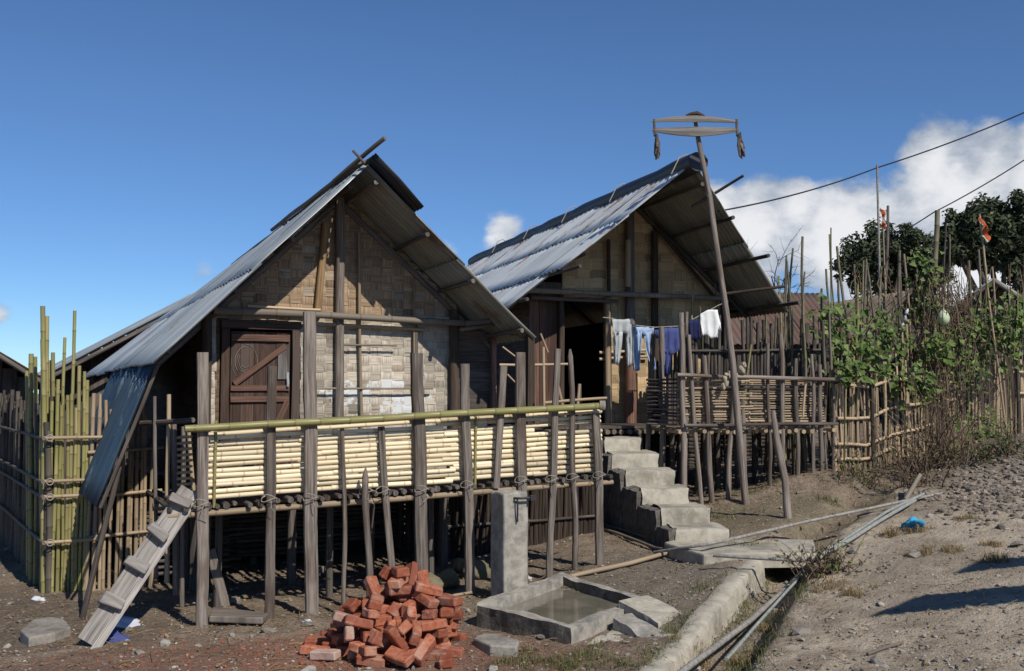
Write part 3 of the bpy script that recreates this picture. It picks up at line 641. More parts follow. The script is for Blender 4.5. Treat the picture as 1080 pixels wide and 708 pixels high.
# ================================================================== PORCH 1
def post_px(mb, pt, pb, Yp, w, mt='post', flat=.6, kind='plank', point=0, tone=None, Yt=None, side=None):
    a = at(pb[0], pb[1], Yp); a.z = gz(a.x, a.y)-.05; b = at(pt[0], pt[1], Yt or Yp)
    r = w/1080*Yp/2
    if kind == 'plank': mb.stick(a, b, r*.95, 8, tone, wob=.09, bend=.02, taper=.06, flat=flat, side=side or P1.u, sq=.55, point=point, step=.09)
    else: mb.stick(a, b, r*.84, 9, tone, wob=.12, bend=.035, taper=.12, point=point, step=.08)
def porch1():
    fr = P1
    t = thing('bamboo_porch', 'raised porch of the nearer house with cream bamboo mat panels and green bamboo handrail', 'porch', fr(1.8, 0, .05))
    def Yat(px, s=0): a = fr.solve(px, s); return fr(a, s, 0).y
    for (tx, ty, bx, by, w, kd, pt) in ((214, 372, 213, 660, 13, 'plank', 0), (287, 386, 284, 648, 11, 'plank', 0), (326, 329, 329, 654, 15, 'plank', 0), (361, 452, 363, 632, 6, 'round', 0),
            (386, 494, 390, 625, 9, 'round', .25), (402, 450, 416, 628, 8, 'plank', 0), (440, 373, 446, 634, 15, 'plank', 0), (490, 384, 496, 626, 11, 'plank', 0),
            (531, 386, 523, 515, 8, 'plank', 0), (549, 372, 552, 604, 12, 'plank', 0), (588, 368, 579, 607, 8, 'plank', 0), (601, 368, 606, 601, 8, 'round', .4), (628, 436, 633, 596, 10, 'plank', 0)):
        s = .075 if pt != .25 else .14
        Y = Yat((tx+bx)/2, s); mb = MB()
        if tx == 531:
            mb.stick(at(tx, ty, Y), at(bx, by, Y), w/1080*Y/2, 8, wob=.06, flat=.6, side=fr.u, sq=.55)
        else: post_px(mb, (tx, ty), (bx, by), Y, w, kind=kd, point=pt, tone=U(.7, 1.15))
        mb.build('post', M['post'], t)
    # green handrail and its far end
    y0, y1 = Yat(200, .14), Yat(636, .14)
    mb = MB(); mb.bamboo(at(196, 452, y0), at(636, 428, y1), .029, 10, 1.0, node=.26, bend=.02, taper=-.12); mb.build('handrail', M['greenb'], t)
    mb = MB()
    for k in range(5): 
        c = at(633+k*1.2, 428, y1); mb.tube([c+V((0, .045*math.sin(x), .045*math.cos(x))) for x in [i*.7 for i in range(10)]], .006, 4)
    mb.build('rail_lashing', M['crope'], t)
    # mat of split bamboo, several lengths a row
    mb = MB(); n = 14
    for k in range(n):
        z = 1.035+.0415*k; x = -.02 if k < 12 else (.0 if k == 12 else .9)
        for x0, x1 in ((.06, U(.8, 1.3)), (None, U(1.9, 2.4)), (None, U(2.9, 3.2)), (None, 3.76)):
            x0 = x if x0 is None else max(x, x0); 
            if x1 <= x0: continue
            g0 = .02*(x0/3.8); tl = .085*x0/3.8; tl1 = .085*x1/3.8
            if k == 13 and x0 < 1: x = x1; continue
            sc = 1+.10*x0/3.8
            if not (k == 9 and x0 > 2.9):
                mb.bamboo(fr(x0-.03, U(-.012, .004), 1.02+(z-1.02)*(1+.12*x0/3.8)+tl+U(-.004, .004)), fr(x1+.03, U(-.012, .004), 1.02+(z-1.02)*(1+.12*x1/3.8)+tl1+U(-.004, .004)), .0205*sc*U(.86, 1.08), 7, (U(.84, 1.1) if R() < .85 else U(.6, .85)) if x0 < 2.9 else U(.62, 1.1), node=.33, bend=.016, taper=0, bump=1.1)
            x = x1
    mb.build('mat_panel', M['cream'], t)
    for a in (.1, 2.42):
        mb = MB(); mb.bamboo(fr(a, .03, .95+a*.02), fr(a+.01, .03, 1.64+.03*a), .013, 6, 1.0); mb.build('mat_batten', M['greenb'], t)
    mb = MB(); mb.bamboo(fr(.0, -.05, 1.60), fr(3.75, -.05, 1.74), .016, 6, .8); mb.build('mat_top_rail', M['greyb'], t)
    # floor of round poles, ends showing, on a pale cross pole
    mb = MB()
    for k in range(50):
        a = -.22+k*.0845
        if a > 3.9: break
        z = .965+.085*a/3.8; mb.bamboo(fr(a+U(-.02, .02), .05+U(-.03, .05), z+U(-.008, .008)), fr(a+U(-.02, .02), -1.3, z+.02), U(.019, .03), 7, U(.5, 1.05), bump=1.05)
    mb.build('floor', M['post2'], t)
    mb = MB(); mb.bamboo(fr(-.25, .02, .905), fr(3.9, .03, .995), .027, 8, .85); mb.build('floor_beam', M['tanb'], t)
    mb = MB(); mb.bamboo(fr(-.25, -.7, .90), fr(3.9, -.7, .98), .035, 8, .8); mb.build('floor_beam', M['greyb'], t)
    # rope ties on the posts
    for px, py in ((213, 533), (284, 528), (328, 527), (404, 519), (445, 518), (493, 513), (550, 508), (582, 507), (604, 505), (632, 503), (387, 520)):
        Y = Yat(px, .1); c = at(px, py, Y); mb = MB()
        mb.tube([c+fr.u*(.065*math.cos(x))+fr.f*(.055*math.sin(x)+.0)+V((0, 0, .02*math.sin(x*1.7)+.004*x)) for x in [i*.6 for i in range(20)]], .004, 4)
        mb.tube([c+fr.f*.055, c+fr.f*.07+fr.u*U(-.03, .03)-V((0, 0, .05)), c+fr.f*.06+fr.u*U(-.05, .05)-V((0, 0, .09))], .0035, 4)
        mb.build('rope_tie', M['crope'], t)
    # left end: short rail, leaning poles, ladder-like ends of the mat
    for (p, q, r, mt) in (((192, 640), (193, 450), .022, 'post2'), ((186, 628), (183, 445), .03, 'post'), ((176, 615), (178, 416), .022, 'tanb'), ((165, 610), (163, 418), .018, 'post2'), ((206, 545), (199, 452), .02, 'tanb')):
        Y = 8.75; mb = MB(); a = at(p[0], p[1], Y); mb.stick(a, at(q[0], q[1], Y), r, 7, 1.1); mb.build('end_pole', M[mt], t)
    mb = MB(); mb.stick(at(146, 447, 8.9), at(204, 443, 8.5), .025, 7); mb.build('end_rail', M['post2'], t)
    mb = MB()
    for k in range(12): mb.stick(at(188, 530-k*6.2, 8.62), at(202, 529-k*6.2, 8.3), .014, 5, 1.1)
    mb.build('end_slats', M['tanb'], t)
    # inner stilts
    for a in (.3, 1.3, 2.3, 3.3):
        p = fr(a, -.7, 0); mb = MB(); mb.stick((p.x, p.y, gz(p.x, p.y)-.1), fr(a, -.7, .92), .035, 7, .8); mb.build('stilt', M['post2'], t)
    return t
porch1()
# ================================================================== HOUSE 2
def house2():
    fr = H2; FZ = 1.43
    t = thing('bamboo_house', 'farther bamboo house with pale sunlit tin roof, jutting gable and open dark doorway', 'house', fr(0, 0, .3), 'bamboo stilt houses with tin roofs')
    SB = -8.0; zA = 4.63
    def pr(sg):
        def f(u, v):
            s0 = 1.9-1.0*v; s = s0+(SB-s0)*u; return fr(sg*1.95*v, s, zA-.05*u+(2.95-zA+.05*u)*v)
        return f
    PL, PR = pr(-1), pr(1)
    nL = (PL(1, 0)-PL(0, 0)).cross(PL(0, 1)-PL(0, 0)).normalized(); nL *= 1 if nL.z > 0 else -1
    nR = (PR(1, 0)-PR(0, 0)).cross(PR(0, 1)-PR(0, 0)).normalized(); nR *= 1 if nR.z > 0 else -1
    top = lambda a: 4.58-abs(a)*.862
    n = 11
    for k in range(n):
        u0, u1 = k/n, min(1.005, (k+1)/n+.012)
        roof_sheet(PL, u0+(.05 if k == 0 else 0), u1, .70, 1.0+U(-.004, .004), nL, -.02+.005*(k % 2), t, M['zincH'], wl=.16, amp=.018)
        roof_sheet(PL, u0, u1, .36, .75+U(-.004, .004), nL, .006*(k % 2)+.012, t, M['zincH'], wl=.16, amp=.018)
        roof_sheet(PL, u0, u1, 0, .40+U(-.004, .004), nL, .032+.006*(k % 2), t, M['zincH'], aux=.16, wl=.16, amp=.018)
        roof_sheet(PR, u0, u1, .5, 1.0, nR, .006*(k % 2), t, M['zincU'], wl=.1, amp=.022); roof_sheet(PR, u0, u1, 0, .54, nR, .014+.006*(k % 2), t, M['zincU'], wl=.1, amp=.022)
    # drooping dark rim where the upper sheets end
    mb = MB(); mb.stick(PL(-.02, .74)+nL*-.035+fr.f*.35, PL(.6, .74)-nL*.035, .022, 6, .9); mb.build('eave_pole', M['post2'], t)
    # ridge roll
    mb = MB(); c = [fr(0, 2.0-k*.5, zA+.02-.0025*k) for k in range(21)]
    mb.tube(c, [.135+.012*math.sin(k*2.1) for k in range(21)], 12, (1, 0, .5), flat=.9); mb.build('ridge_roll', M['tar'], t)
    mb = MB()
    for k in range(5): x = 1.7-k*1.9; mb = MB(); mb.tube([fr(-.22, x, zA-.1), fr(-.1, x, zA+.13), fr(.0, x, zA+.17), fr(.16, x, zA+.08)], .008, 5); mb.build('ridge_tie', M['crope'], t)
    for sg, PF, nn in ((-1, PL, nL), (1, PR, nR)):
        for v, ex in ((.1, -.0), (.33, -.02), (.6, -.045), (.93, -.05)):
            if sg < 0: ex = .02
            mb = MB(); mb.stick(PF(ex, v)-nn*.05, PF(1, v)-nn*.05, .026, 6, .8, bend=.02); mb.build('purlin', M['post2'], t)
        for s in (.02, -2.5, -5.2, -7.8):
            a = fr(0, s, zA-.12); b_ = fr(sg*1.93, s, 2.95-.1); mb = MB(); mb.stick(a, b_, .04, 6, .7); mb.build('rafter', M['post2'], t)
    mb = MB(); mb.stick(fr(.25, 1.35, 4.22), fr(.62, 2.0, 4.52), .022, 6, .7); mb.build('ridge_pin', M['post2'], t)
    d0, d1 = -1.01, -.40
    weave(fr, -1.0, 1.49, FZ, 4.6, 0, top, .2, .13, t, M['weave2'], [(d0, d1, FZ-.1, 3.1)])
    mb = MB(); planks(mb, fr, -1.49, -1.015, FZ, 3.1, .01, .15, True, .014); mb.build('plank_wall', M['redplank'], t)
    mb = MB(); planks(mb, fr, -1.49, -1.015, 3.1, 3.34, .0, .15, True, .012, top); mb.build('plank_wall', M['plankwall'], t)
    mb = MB()
    for a in (-1.49, 1.49):
        W = Frame(0, 0, 18); W.c = fr(a, 0, 0); W.u, W.f = -fr.f, fr.u*(1 if a > 0 else -1); planks(mb, W, 0, 7.6, FZ, 3.12, 0, .18, False, .01)
    mb.build('side_wall', M['plankwall'], t)
    mb = MB(); W = Frame(0, 0, 18); W.c = fr(0, -7.6, 0); W.u, W.f = fr.u, -fr.f; planks(mb, W, -1.49, 1.49, FZ, 4.5, 0, .2, True, .01, top); mb.build('rear_wall', M['plankwall'], t)
    mb = MB(); mb.box(fr(0, -3.3, FZ-.02), fr.u*1.5, fr.f*4.3, V((0, 0, .018))); mb.build('floor', M['plankwall'], t)
    mb = MB()
    for k in range(30): mb.bamboo(fr(-1.55+k*.107, 1.02+U(-.03, .05), FZ-.075), fr(-1.55+k*.107, -1.0, FZ-.075), .035, 6, .8)
    mb.build('floor_joists', M['greyb'], t)
    def pole(a, z0, z1, r, s, mt, tn=None, lean=0, name='wall_pole'):
        mb = MB(); mb.stick(fr(a, s, z0), fr(a+lean, s, z1), r, 8, tn); return mb.build(name, M[mt], t)
    a = fr.solve(665, .1); pole(a, FZ, 4.5, .072, .1, 'post2', 1.1, name='king_post')
    a = fr.solve(665, .19); mb = MB(); mb.stick(fr(a, .12, 3.3), fr(a+.01, .12, 3.95), .05, 7, 1.1); mb.build('king_post_splint', M['tanb'], t)
    a = fr.solve(667, .2); pole(a, FZ, 2.4, .085, .13, 'redplank', 1.5, .0, 'wall_pole')
    pole(fr.solve(691, .08), FZ, 4.1, .055, .08, 'darkwood', .9); pole(fr.solve(643, .08), FZ, 3.95, .03, .08, 'darkwood', .9, -.01)
    pole(fr.solve(641, .12), FZ, 3.14, .045, .12, 'tanb', 1.0, name='door_post'); pole(fr.solve(592, .06), FZ, 3.2, .045, .06, 'darkwood', 1.0, name='door_post')
    pole(1.45, FZ, 3.3, .06, .06, 'darkwood', .9, name='corner_post')
    mb = MB(); mb.bamboo(at(556, 306.5, 13.45), at(766, 315, 14.4), .038, 8, 1.25, bump=1.05); mb.build('beam', M['greyb'], t)
    mb = MB(); mb.bamboo(at(560, 314, 13.6), at(650, 318, 13.9), .03, 8, .8, bump=1.05); mb.build('beam', M['post2'], t)
    mb = MB(); mb.stick(at(766, 310, 13.2), at(828, 302, 13.0), .022, 7, .8); mb.build('beam', M['darkwood'], t)
    a = fr.solve(715, .12); mb = MB(); mb.stick(fr(.35, .12, 4.15), fr(1.25, .12, 3.2), .03, 6, .7); mb.build('wall_brace', M['darkwood'], t)
    for py in (372, 379):
        mb = MB(); mb.stick(at(632, py, 14.0), at(684, py-3, 14.2), .022, 6, 1.5); mb.build('wall_stick', M['tanb'], t)
    for k in range(16):
        s = .9 if k < 6 else -2.5 if k < 11 else -7; a = -1.4+.56*(k % 6 if k < 6 else (k-6) % 5)
        p = fr(a, s, 0); mb = MB(); mb.stick((p.x, p.y, gz(p.x, p.y)-.1), fr(a, s, FZ-.05), .045, 7, .7); mb.build('stilt', M['post2'], t)
    mb = MB()  # slatted screens added to darken the space under the house
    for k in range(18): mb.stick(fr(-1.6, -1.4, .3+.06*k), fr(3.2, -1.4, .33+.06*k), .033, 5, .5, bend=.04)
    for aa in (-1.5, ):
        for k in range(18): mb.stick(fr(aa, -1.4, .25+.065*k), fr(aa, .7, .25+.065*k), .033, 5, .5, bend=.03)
    mb.build('added_underfloor_screen', M['post2'], t)
    mb = MB(); W = Frame(0, 0, 18); W.c = fr(0, -1.9, 0); W.u, W.f = fr.u, fr.f; planks(mb, W, -2.2, 3.6, .2, FZ-.1, 0, .2, True, .012)  # solid planks added behind to stop light coming through
    mb.build('added_underfloor_boards', M['darkwood'], t)
    return t
house2()
# frame of sticks standing against the red-brown planks
def porch2():
    fr = P2
    t = thing('bamboo_porch', 'raised porch of the farther house with many crooked grey posts and dark slat railing', 'porch', fr(1, 0, .5))
    def Yat(px, s=0): return fr(fr.solve(px, s), s, 0).y
    for (tx, ty, bx, by, w, s) in ((689, 352, 680, 468, 7, -.5), (697, 345, 699, 488, 8, -.35), (718, 330, 722, 520, 8, .06), (724, 329, 721, 500, 5, -.02), (727, 353, 740, 536, 6, .06), (742, 375, 751, 541, 7.5, .06), (773, 402, 768, 531, 7, .06),
            (781, 392, 787, 530, 7, .0), (810, 362, 812, 521, 5, .06), (823, 352, 826, 516, 7, .06), (840, 378, 841, 517, 6, .06), (856, 374, 858, 514, 5, .06), (864, 384, 867, 513, 6.5, .06), (874, 330, 879, 510, 4, -.1), (868, 338, 872, 505, 4, -.15)):
        mb = MB(); post_px(mb, (tx, ty), (bx, by), Yat((tx+bx)/2, s), w, kind='round', tone=U(.8, 1.25)); mb.build('post', M['post'], t)
    y0, y1 = Yat(716, .12), Yat(884, .12)
    mb = MB(); mb.stick(at(714, 395.5, y0), at(786, 398, (y0+y1)/2), .025, 7, 1.4); mb.build('handrail', M['post'], t)
    mb = MB(); mb.stick(at(768, 397.5, y0+.1), at(884, 400.5, y1), .027, 7, 1.35); mb.build('handrail', M['post'], t)
    mb = MB(); mb.stick(at(722, 449, y0), at(884, 447, y1), .022, 7, 1.0); mb.build('lower_rail', M['post2'], t)
    mb = MB()
    for k in range(19):
        z = 1.47+.031*k
        for a0, a1 in ((-.02, .9+U(-.1, .1)), (.9, 1.9)): mb.stick(fr(a0, U(-.02, .02), z+U(-.006, .006)), fr(a1, U(-.02, .02), z+U(-.006, .006)), .0125, 6, U(.75, 1.3), bend=.012)
    mb.build('slat_railing', M['tanb'], t)
    mb = MB()
    for k in range(13): z = 1.47+.045*k; mb.stick(fr(-.24, -.45+U(-.02, .02), z), fr(.02, -.05+U(-.02, .02), z+U(-.01, .01)), .014, 6, U(.4, 1.3), bend=.02)
    mb.build('slat_railing', M['post2'], t)  # recess slats, their shade put into a darker wood colour
    mb = MB(); mb.stick(at(793, 404, 12.5), at(790, 446, 12.5), .016, 6, 1.6); mb.build('slat_batten', M['tanb'], t)
    mb = MB(); mb.stick(at(850, 400, 12.55), at(847, 440, 12.55), .016, 6, 1.6); mb.build('slat_batten', M['tanb'], t)
    mb = MB()
    for k in range(21): a = -.02+k*.1; mb.bamboo(fr(a, .07+U(-.03, .05), 1.39+U(-.01, .01)), fr(a, -1.5, 1.40), .028, 6, U(.8, 1.5), bump=1.05)
    mb.build('floor', M['tanb'], t)
    # dark upright screen at the back and right of the porch
    mb = MB(); 
    for k in range(50):
        a = .35+k*.048; mb.stick(fr(a, -1.3+U(-.05, .05), 1.4), fr(a+U(-.03, .03), -1.3, 2.55+U(-.2, .35)), .028, 5, U(.4, .8))
    for z in (1.9, 2.4): mb.stick(fr(.5, -1.25, z), fr(2.6, -1.25, z+.03), .018, 5, .9)
    mb.build('upright_screen', M['post2'], t)
    for k in range(6):
        p = fr(-.2+k*.45, -.9, 0); mb = MB(); mb.stick((p.x, p.y, gz(p.x, p.y)-.1), (p.x, p.y, 1.37), .04, 7, .6); mb.build('stilt', M['post2'], t)
    return t
porch2()
BRICKS = [(1,-0.442,-0.368,0.036,-0.0,-0.0,-0.183),(1,-0.547,-0.235,0.036,0.0,0.0,0.047),(1,-0.401,-0.103,0.036,-0.0,0.0,0.009),(1,-0.563,0.016,0.036,-0.0,0.0,0.007),(1,-0.4,0.13,0.036,-0.0,-0.0,-0.07),(0.55,-0.535,0.274,0.036,-0.0,-0.0,0.035),(1,-0.406,0.397,0.036,0.0,0.0,0.117),(1,-0.142,-0.387,0.036,0.0,-0.0,-0.103),(1,-0.265,-0.23,0.036,-0.0,-0.0,0.045),(0.55,-0.147,-0.111,0.036,0.0,-0.0,-0.186),(0.55,-0.283,0.006,0.036,0.0,0.0,-0.18),(1,-0.135,0.122,0.036,0.0,-0.0,0.093),(0.55,-0.271,0.243,0.036,-0.0,-0.0,-0.063),(0.55,-0.124,0.367,0.036,0.0,-0.0,-0.05),(1,-0.06,-0.519,0.036,0.0,-0.0,-0.149),(1,0.116,-0.364,0.036,0.0,0.0,0.041),(1,-0.004,-0.255,0.036,-0.0,0.0,-0.002),(1,0.117,-0.141,0.036,-0.0,-0.0,0.002),(1,-0.001,-0.015,0.036,-0.0,0.0,-0.085),(0.55,0.139,0.119,0.036,-0.0,0.0,-0.141),(0.55,0.02,0.238,0.036,0.0,-0.0,-0.118),(1,0.156,0.379,0.036,-0.0,0.0,-0.007),(1,-0.02,0.511,0.036,0.0,0.0,-0.119),(1,0.402,-0.375,0.036,0.0,-0.0,0.017),(0.55,0.26,-0.25,0.036,-0.0,-0.0,0.028),(1,0.412,-0.134,0.036,0.0,-0.0,-0.176),(1,0.262,-0.003,0.036,-0.0,0.0,-0.029),(1,0.388,0.127,0.036,0.0,0.0,0.015),(1,0.275,0.24,0.036,-0.0,0.0,0.048),(1,0.429,0.398,0.036,-0.0,-0.0,0.31),(1,0.521,-0.264,0.036,-0.0,-0.0,-0.065),(1,0.541,0.226,0.036,-0.0,-0.0,-0.445),(1,-0.147,-0.399,0.108,-0.0,-0.0,0.942),(0.55,-0.354,-0.167,0.108,0.0,-0.0,0.772),(1,0.264,-0.464,0.088,0.005,-0.537,0.819),(1,0.047,-0.172,0.108,-0.0,-0.0,0.87),(1,-0.166,-0.151,0.108,-0.0,-0.0,0.754),(1,-0.198,0.049,0.108,0.0,-0.0,0.734),(1,-0.379,0.04,0.108,-0.0,-0.0,0.7),(1,-0.393,0.2,0.108,-0.0,0.0,0.886),(0.55,0.437,-0.139,0.108,0.0,-0.0,0.843),(1,0.252,-0.165,0.108,0.0,0.0,1.059),(1,0.226,0.009,0.108,0.0,0.0,0.747),(1,0.019,0.066,0.108,0.0,0.0,0.812),(0.55,-0.01,0.256,0.108,0.0,-0.0,0.915),(0.55,-0.209,0.194,0.108,0.0,0.0,0.634),(1,-0.225,0.37,0.108,-0.0,0.0,0.954),(1,-0.416,0.343,0.108,0.0,0.0,0.886),(1,0.46,0.058,0.108,0.0,0.0,0.67),(1,0.436,0.207,0.108,0.0,0.0,0.564),(0.55,0.182,0.187,0.108,-0.0,0.0,0.817),(1,0.183,0.364,0.108,-0.0,0.0,0.576),(1,-0.034,0.411,0.108,0.0,-0.0,0.953),(1,0.408,0.339,0.108,-0.0,-0.0,0.694),(1,0.398,-0.211,0.18,0.0,-0.0,2.414),(1,0.165,-0.597,0.079,-0.574,-0.19,2.395),(1,0.491,0.119,0.18,0.0,-0.0,2.307),(1,0.431,-0.04,0.18,0.0,-0.0,2.126),(1,0.249,0.011,0.18,0.0,0.0,2.233),(1,0.191,-0.186,0.18,0.0,0.0,2.116),(1,-0.047,-0.144,0.18,0.0,-0.0,2.293),(1,-0.108,-0.329,0.18,0.0,-0.0,2.021),(1,0.354,0.325,0.18,0.0,0.0,1.882),(1,0.296,0.151,0.18,0.0,0.0,2.206),(0.55,0.115,0.218,0.18,0.0,-0.0,2.163),(1,0.02,0.023,0.18,0.0,0.0,1.901),(1,-0.183,0.107,0.18,-0.0,-0.0,2.413),(1,-0.237,-0.09,0.18,-0.0,0.0,2.031),(1,0.172,0.411,0.18,0.0,0.0,1.799),(1,-0.003,0.469,0.18,-0.0,-0.0,2.063),(1,-0.125,0.272,0.18,0.0,-0.0,2.133),(0.55,-0.304,0.269,0.18,-0.0,0.0,1.977),(1,-0.367,0.119,0.18,-0.0,0.0,2.266),(0.55,-0.228,0.436,0.18,0.0,0.0,1.84),(1,0.396,0.292,0.252,0.0,-0.0,-2.979),(1,0.505,0.052,0.252,-0.0,-0.0,-3.062),(1,0.222,0.408,0.252,0.0,0.0,-3.022),(1,0.117,0.241,0.252,-0.0,-0.0,-2.8),(1,0.312,0.138,0.252,0.0,-0.0,-2.933),(1,0.254,-0.01,0.252,0.0,0.0,-2.747),(1,0.429,-0.09,0.252,-0.0,-0.0,-2.943),(1,0.392,-0.277,0.252,-0.0,-0.0,-2.878),(1,-0.046,0.337,0.252,-0.0,-0.0,-2.193),(1,-0.14,0.098,0.252,-0.0,0.0,-2.625),(1,0.052,0.058,0.252,0.0,0.0,-2.61),(1,-0.064,-0.146,0.252,0.0,-0.0,-2.625),(1,0.189,-0.185,0.252,0.0,0.0,-2.657),(0.55,-0.083,-0.537,0.108,0.0,-0.0,-0.989),(1,-0.317,0.234,0.252,0.0,0.0,2.868),(1,-0.234,-0.082,0.252,0.0,0.0,-2.859),(0.55,0.394,0.533,0.036,3.142,-0.0,0.008),(1,-0.03,0.295,0.324,-0.0,-0.0,-1.645),(1,0.142,0.38,0.324,0.0,-0.0,-1.718),(1,0.29,0.279,0.324,-0.0,-0.0,-2.119),(1,0.455,0.284,0.324,-0.0,-0.0,-1.744),(1,0.537,0.112,0.324,-0.0,-0.0,-1.723),(1,-0.264,0.142,0.324,0.0,-0.0,-1.738),(1,-0.06,-0.042,0.324,-0.0,-0.0,-1.892),(1,0.095,0.109,0.324,-0.0,0.0,-1.768),(1,0.21,-0.078,0.342,1.571,-0.0,-1.813),(1,0.385,0.02,0.324,-0.0,-0.0,-1.874),(1,0.503,-0.166,0.324,-0.0,0.0,-1.771),(1,0.011,-0.457,0.171,-1.709,-0.422,-2.232),(0.55,0.366,-0.238,0.324,-0.0,0.0,-1.788),(0.55,-0.168,-0.002,0.342,1.571,0.0,-1.528),(1,-0.071,0.313,0.396,-0.0,-0.0,-0.466),(0.55,0.153,0.319,0.396,-0.0,-0.0,-0.99),(1,-0.264,-0.325,0.183,1.461,-0.246,-1.273),(0.55,0.085,-0.078,0.315,0.924,0.449,-0.533),(1,0.103,0.096,0.396,0.0,0.0,-1.192),(0.55,0.303,0.095,0.396,-0.0,0.0,-0.903),(1,0.352,-0.541,0.119,1.208,0.665,-2.228),(1,0.323,-0.1,0.416,-0.068,0.201,-0.57),(1,0.509,-0.094,0.396,-0.0,0.0,-0.72),(1,-0.19,-0.35,0.28,-0.221,0.16,0.269),(0.55,-0.288,-0.055,0.357,0.723,-0.177,-0.635),(1,-0.094,0.143,0.392,0.345,-0.565,-0.213),(0.55,0.184,-0.352,0.126,-1.571,0.0,0.186),(1,0.339,-0.069,0.49,0.071,0.171,0.202),(1,0.108,-0.019,0.468,0.0,-0.0,0.394),(1,0.269,-0.431,0.222,-1.86,0.284,-1.233),(0.55,0.056,-0.286,0.218,-1.181,-1.003,1.8),(1,-0.294,-0.248,0.285,0.066,-2.862,0.552),(1,0.088,-0.018,0.54,0.0,-0.0,1.511),(0.55,0.519,-0.567,0.036,-0.0,-0.0,1.724),(1,-0.068,-0.192,0.405,-2.974,0.006,1.578),(1,0.1,0.029,0.612,-0.0,-0.0,2.066),(1,-0.119,0.04,0.468,0.257,-0.672,2.261),(0.55,-0.099,-0.261,0.334,0.188,0.015,1.974),(1,0.008,0.207,0.533,1.473,-0.523,-2.38),(1,0.172,0.193,0.546,-0.879,-2.219,-1.587),(1,0.13,-0.5,0.191,0.16,-2.18,0.478),(1,0.167,-0.434,0.25,0.632,-0.233,-1.078),(0.55,0.214,-0.291,0.326,-1.766,-0.842,-1.086),(1,0.269,0.244,0.472,1.367,1.571,0.365)]
# ================================================================== tall pole with cross bars
def cross_pole():
    Yp = 12.15; b = at(787, 530, Yp); b.z = gz(b.x, b.y)
    t = thing('ritual_pole', 'tall leaning grey pole topped with two carved cross bars and hanging tassels', 'pole', b)
    mb = MB(); pts = [b-V((0, 0, .1))]+[at(x, y, Yp-.1) for x, y in ((778, 440), (773, 385), (766, 330), (757, 270), (748, 205), (737, 150), (733, 126))]
    mb.tube(pts, [.042, .042, .04, .037, .035, .032, .029, .022], 8, (1.15, 0, .5), wob=.04); mb.build('pole', M['post'], t)
    for yl, ym, yr, hw, dx in ((128, 125.5, 129, 3.8, 0), (137, 139, 137, 5.6, 1)):
        mb = MB(); n = 14; pts = []; rad = []
        for i in range(n+1):
            k = i/n; px = 687+dx+(779-687-dx)*k; py = (yl*(1-k)+yr*k)+(ym-(yl+yr)/2)*(1-(2*k-1)**2)
            pts.append(at(px, py, Yp-.17)); rad.append((hw*(1-.62*abs(2*k-1)**1.5))/1080*Yp)
        mb.tube(pts, rad, 6, (.75, 0, .5), flat=.4, side=V((0, 0, 1)), sq=.8); mb.build('cross_bar', M['greywood'], t)
    for px, yb in ((690, 0), (777, 1)):
        mb = MB(); mb.stick(at(px, 126, Yp-.17), at(px+.5, 144, Yp-.17), .016, 5, .8); mb.build('bar_peg', M['post2'], t)
        mb = MB()
        for k in range(26):
            a = at(px+2.5+U(-1.5, 1.5)*(1 if not yb else 1), 139+U(0, 8), Yp-.17+U(-.03, .03)); e = at(px+3.5+yb*2+U(-3.2, 3.2), 163+U(-8, 6), Yp-.17+U(-.05, .05))
            mb.tube([a, a.lerp(e, .5)+V((U(-.01, .01), 0, 0)), e], [.01, .02, .01], 4, (U(.5, 1.2), 0, R()))
        mb.build('tassel', M['post2'], t)
    mb = MB(); c = at(733, 121.5, Yp-.12)
    mb.tube([c+V((-.11, 0, .0)), c+V((-.05, 0, .012)), c+V((.02, 0, .02)), c+V((.09, 0, -.005)), c+V((.12, 0, -.01))], [.006, .022, .032, .02, .005], 7, (.8, 0, .5)); mb.build('carved_bird', M['darkwood'], t)
cross_pole()
# ================================================================== washing
def ring_cloth(name, mat, label, cat, group, tubes, Y):
    """each tube: rows of (py, left px, right px); closed flattened folds hanging at depth Y"""
    mb = MB(); base = None
    for rows, dep, ph in tubes:
        fine = []
        for (a, b) in zip(rows, rows[1:]):
            n = max(2, int((b[0]-a[0])/4))
            for i in range(n): fine.append(tuple(a[j]+(b[j]-a[j])*i/n for j in range(3)))
        fine.append(rows[-1]); n = 22; vs = []
        for k, (py, l, r) in enumerate(fine):
            c = at((l+r)/2, py, Y); hw = (r-l)/2/1080*Y; 
            for i in range(n):
                th = 2*math.pi*i/n; x = math.cos(th); y = math.sin(th)
                fold = .022*math.sin(x*8+ph+k*.13+2*noise.noise(V((k*.15, ph, x))))*min(1, k/3+.2)+.022*noise.noise(V((x*3, k*.35, ph)))
                vs.append(c+V((x*hw, y*dep+fold, (.012+.03*(k > len(fine)-3))*noise.noise(V((x*2.5, k*.2, ph+4))))))
        F = [(j*n+i, j*n+(i+1) % n, (j+1)*n+(i+1) % n, (j+1)*n+i) for j in range(len(fine)-1) for i in range(n)]
        F.append(tuple(range(n))[::-1]); F.append(tuple((len(fine)-1)*n+i for i in range(n)))
        mb.add(vs, F, [[(0, 0)]*len(f) for f in F], (1, 0, .5), True); base = base or vs[0]
    o = mb.build(name, mat, None, base); return tag(o, label, cat, group)
YC = 13.2; GW = 'clothes on the washing line'
ring_cloth('trousers', M['cgrey'], 'pale grey trousers hanging at the left end of the washing line', 'trousers', GW,
    [([(337, 645, 666), (344, 646, 666), (352, 646, 665)], .014, 0), ([(350, 646, 657), (365, 647, 656), (385, 647.5, 653)], .012, 1), ([(342, 660, 668), (365, 660, 668), (386, 661, 668)], .012, 2)], YC)
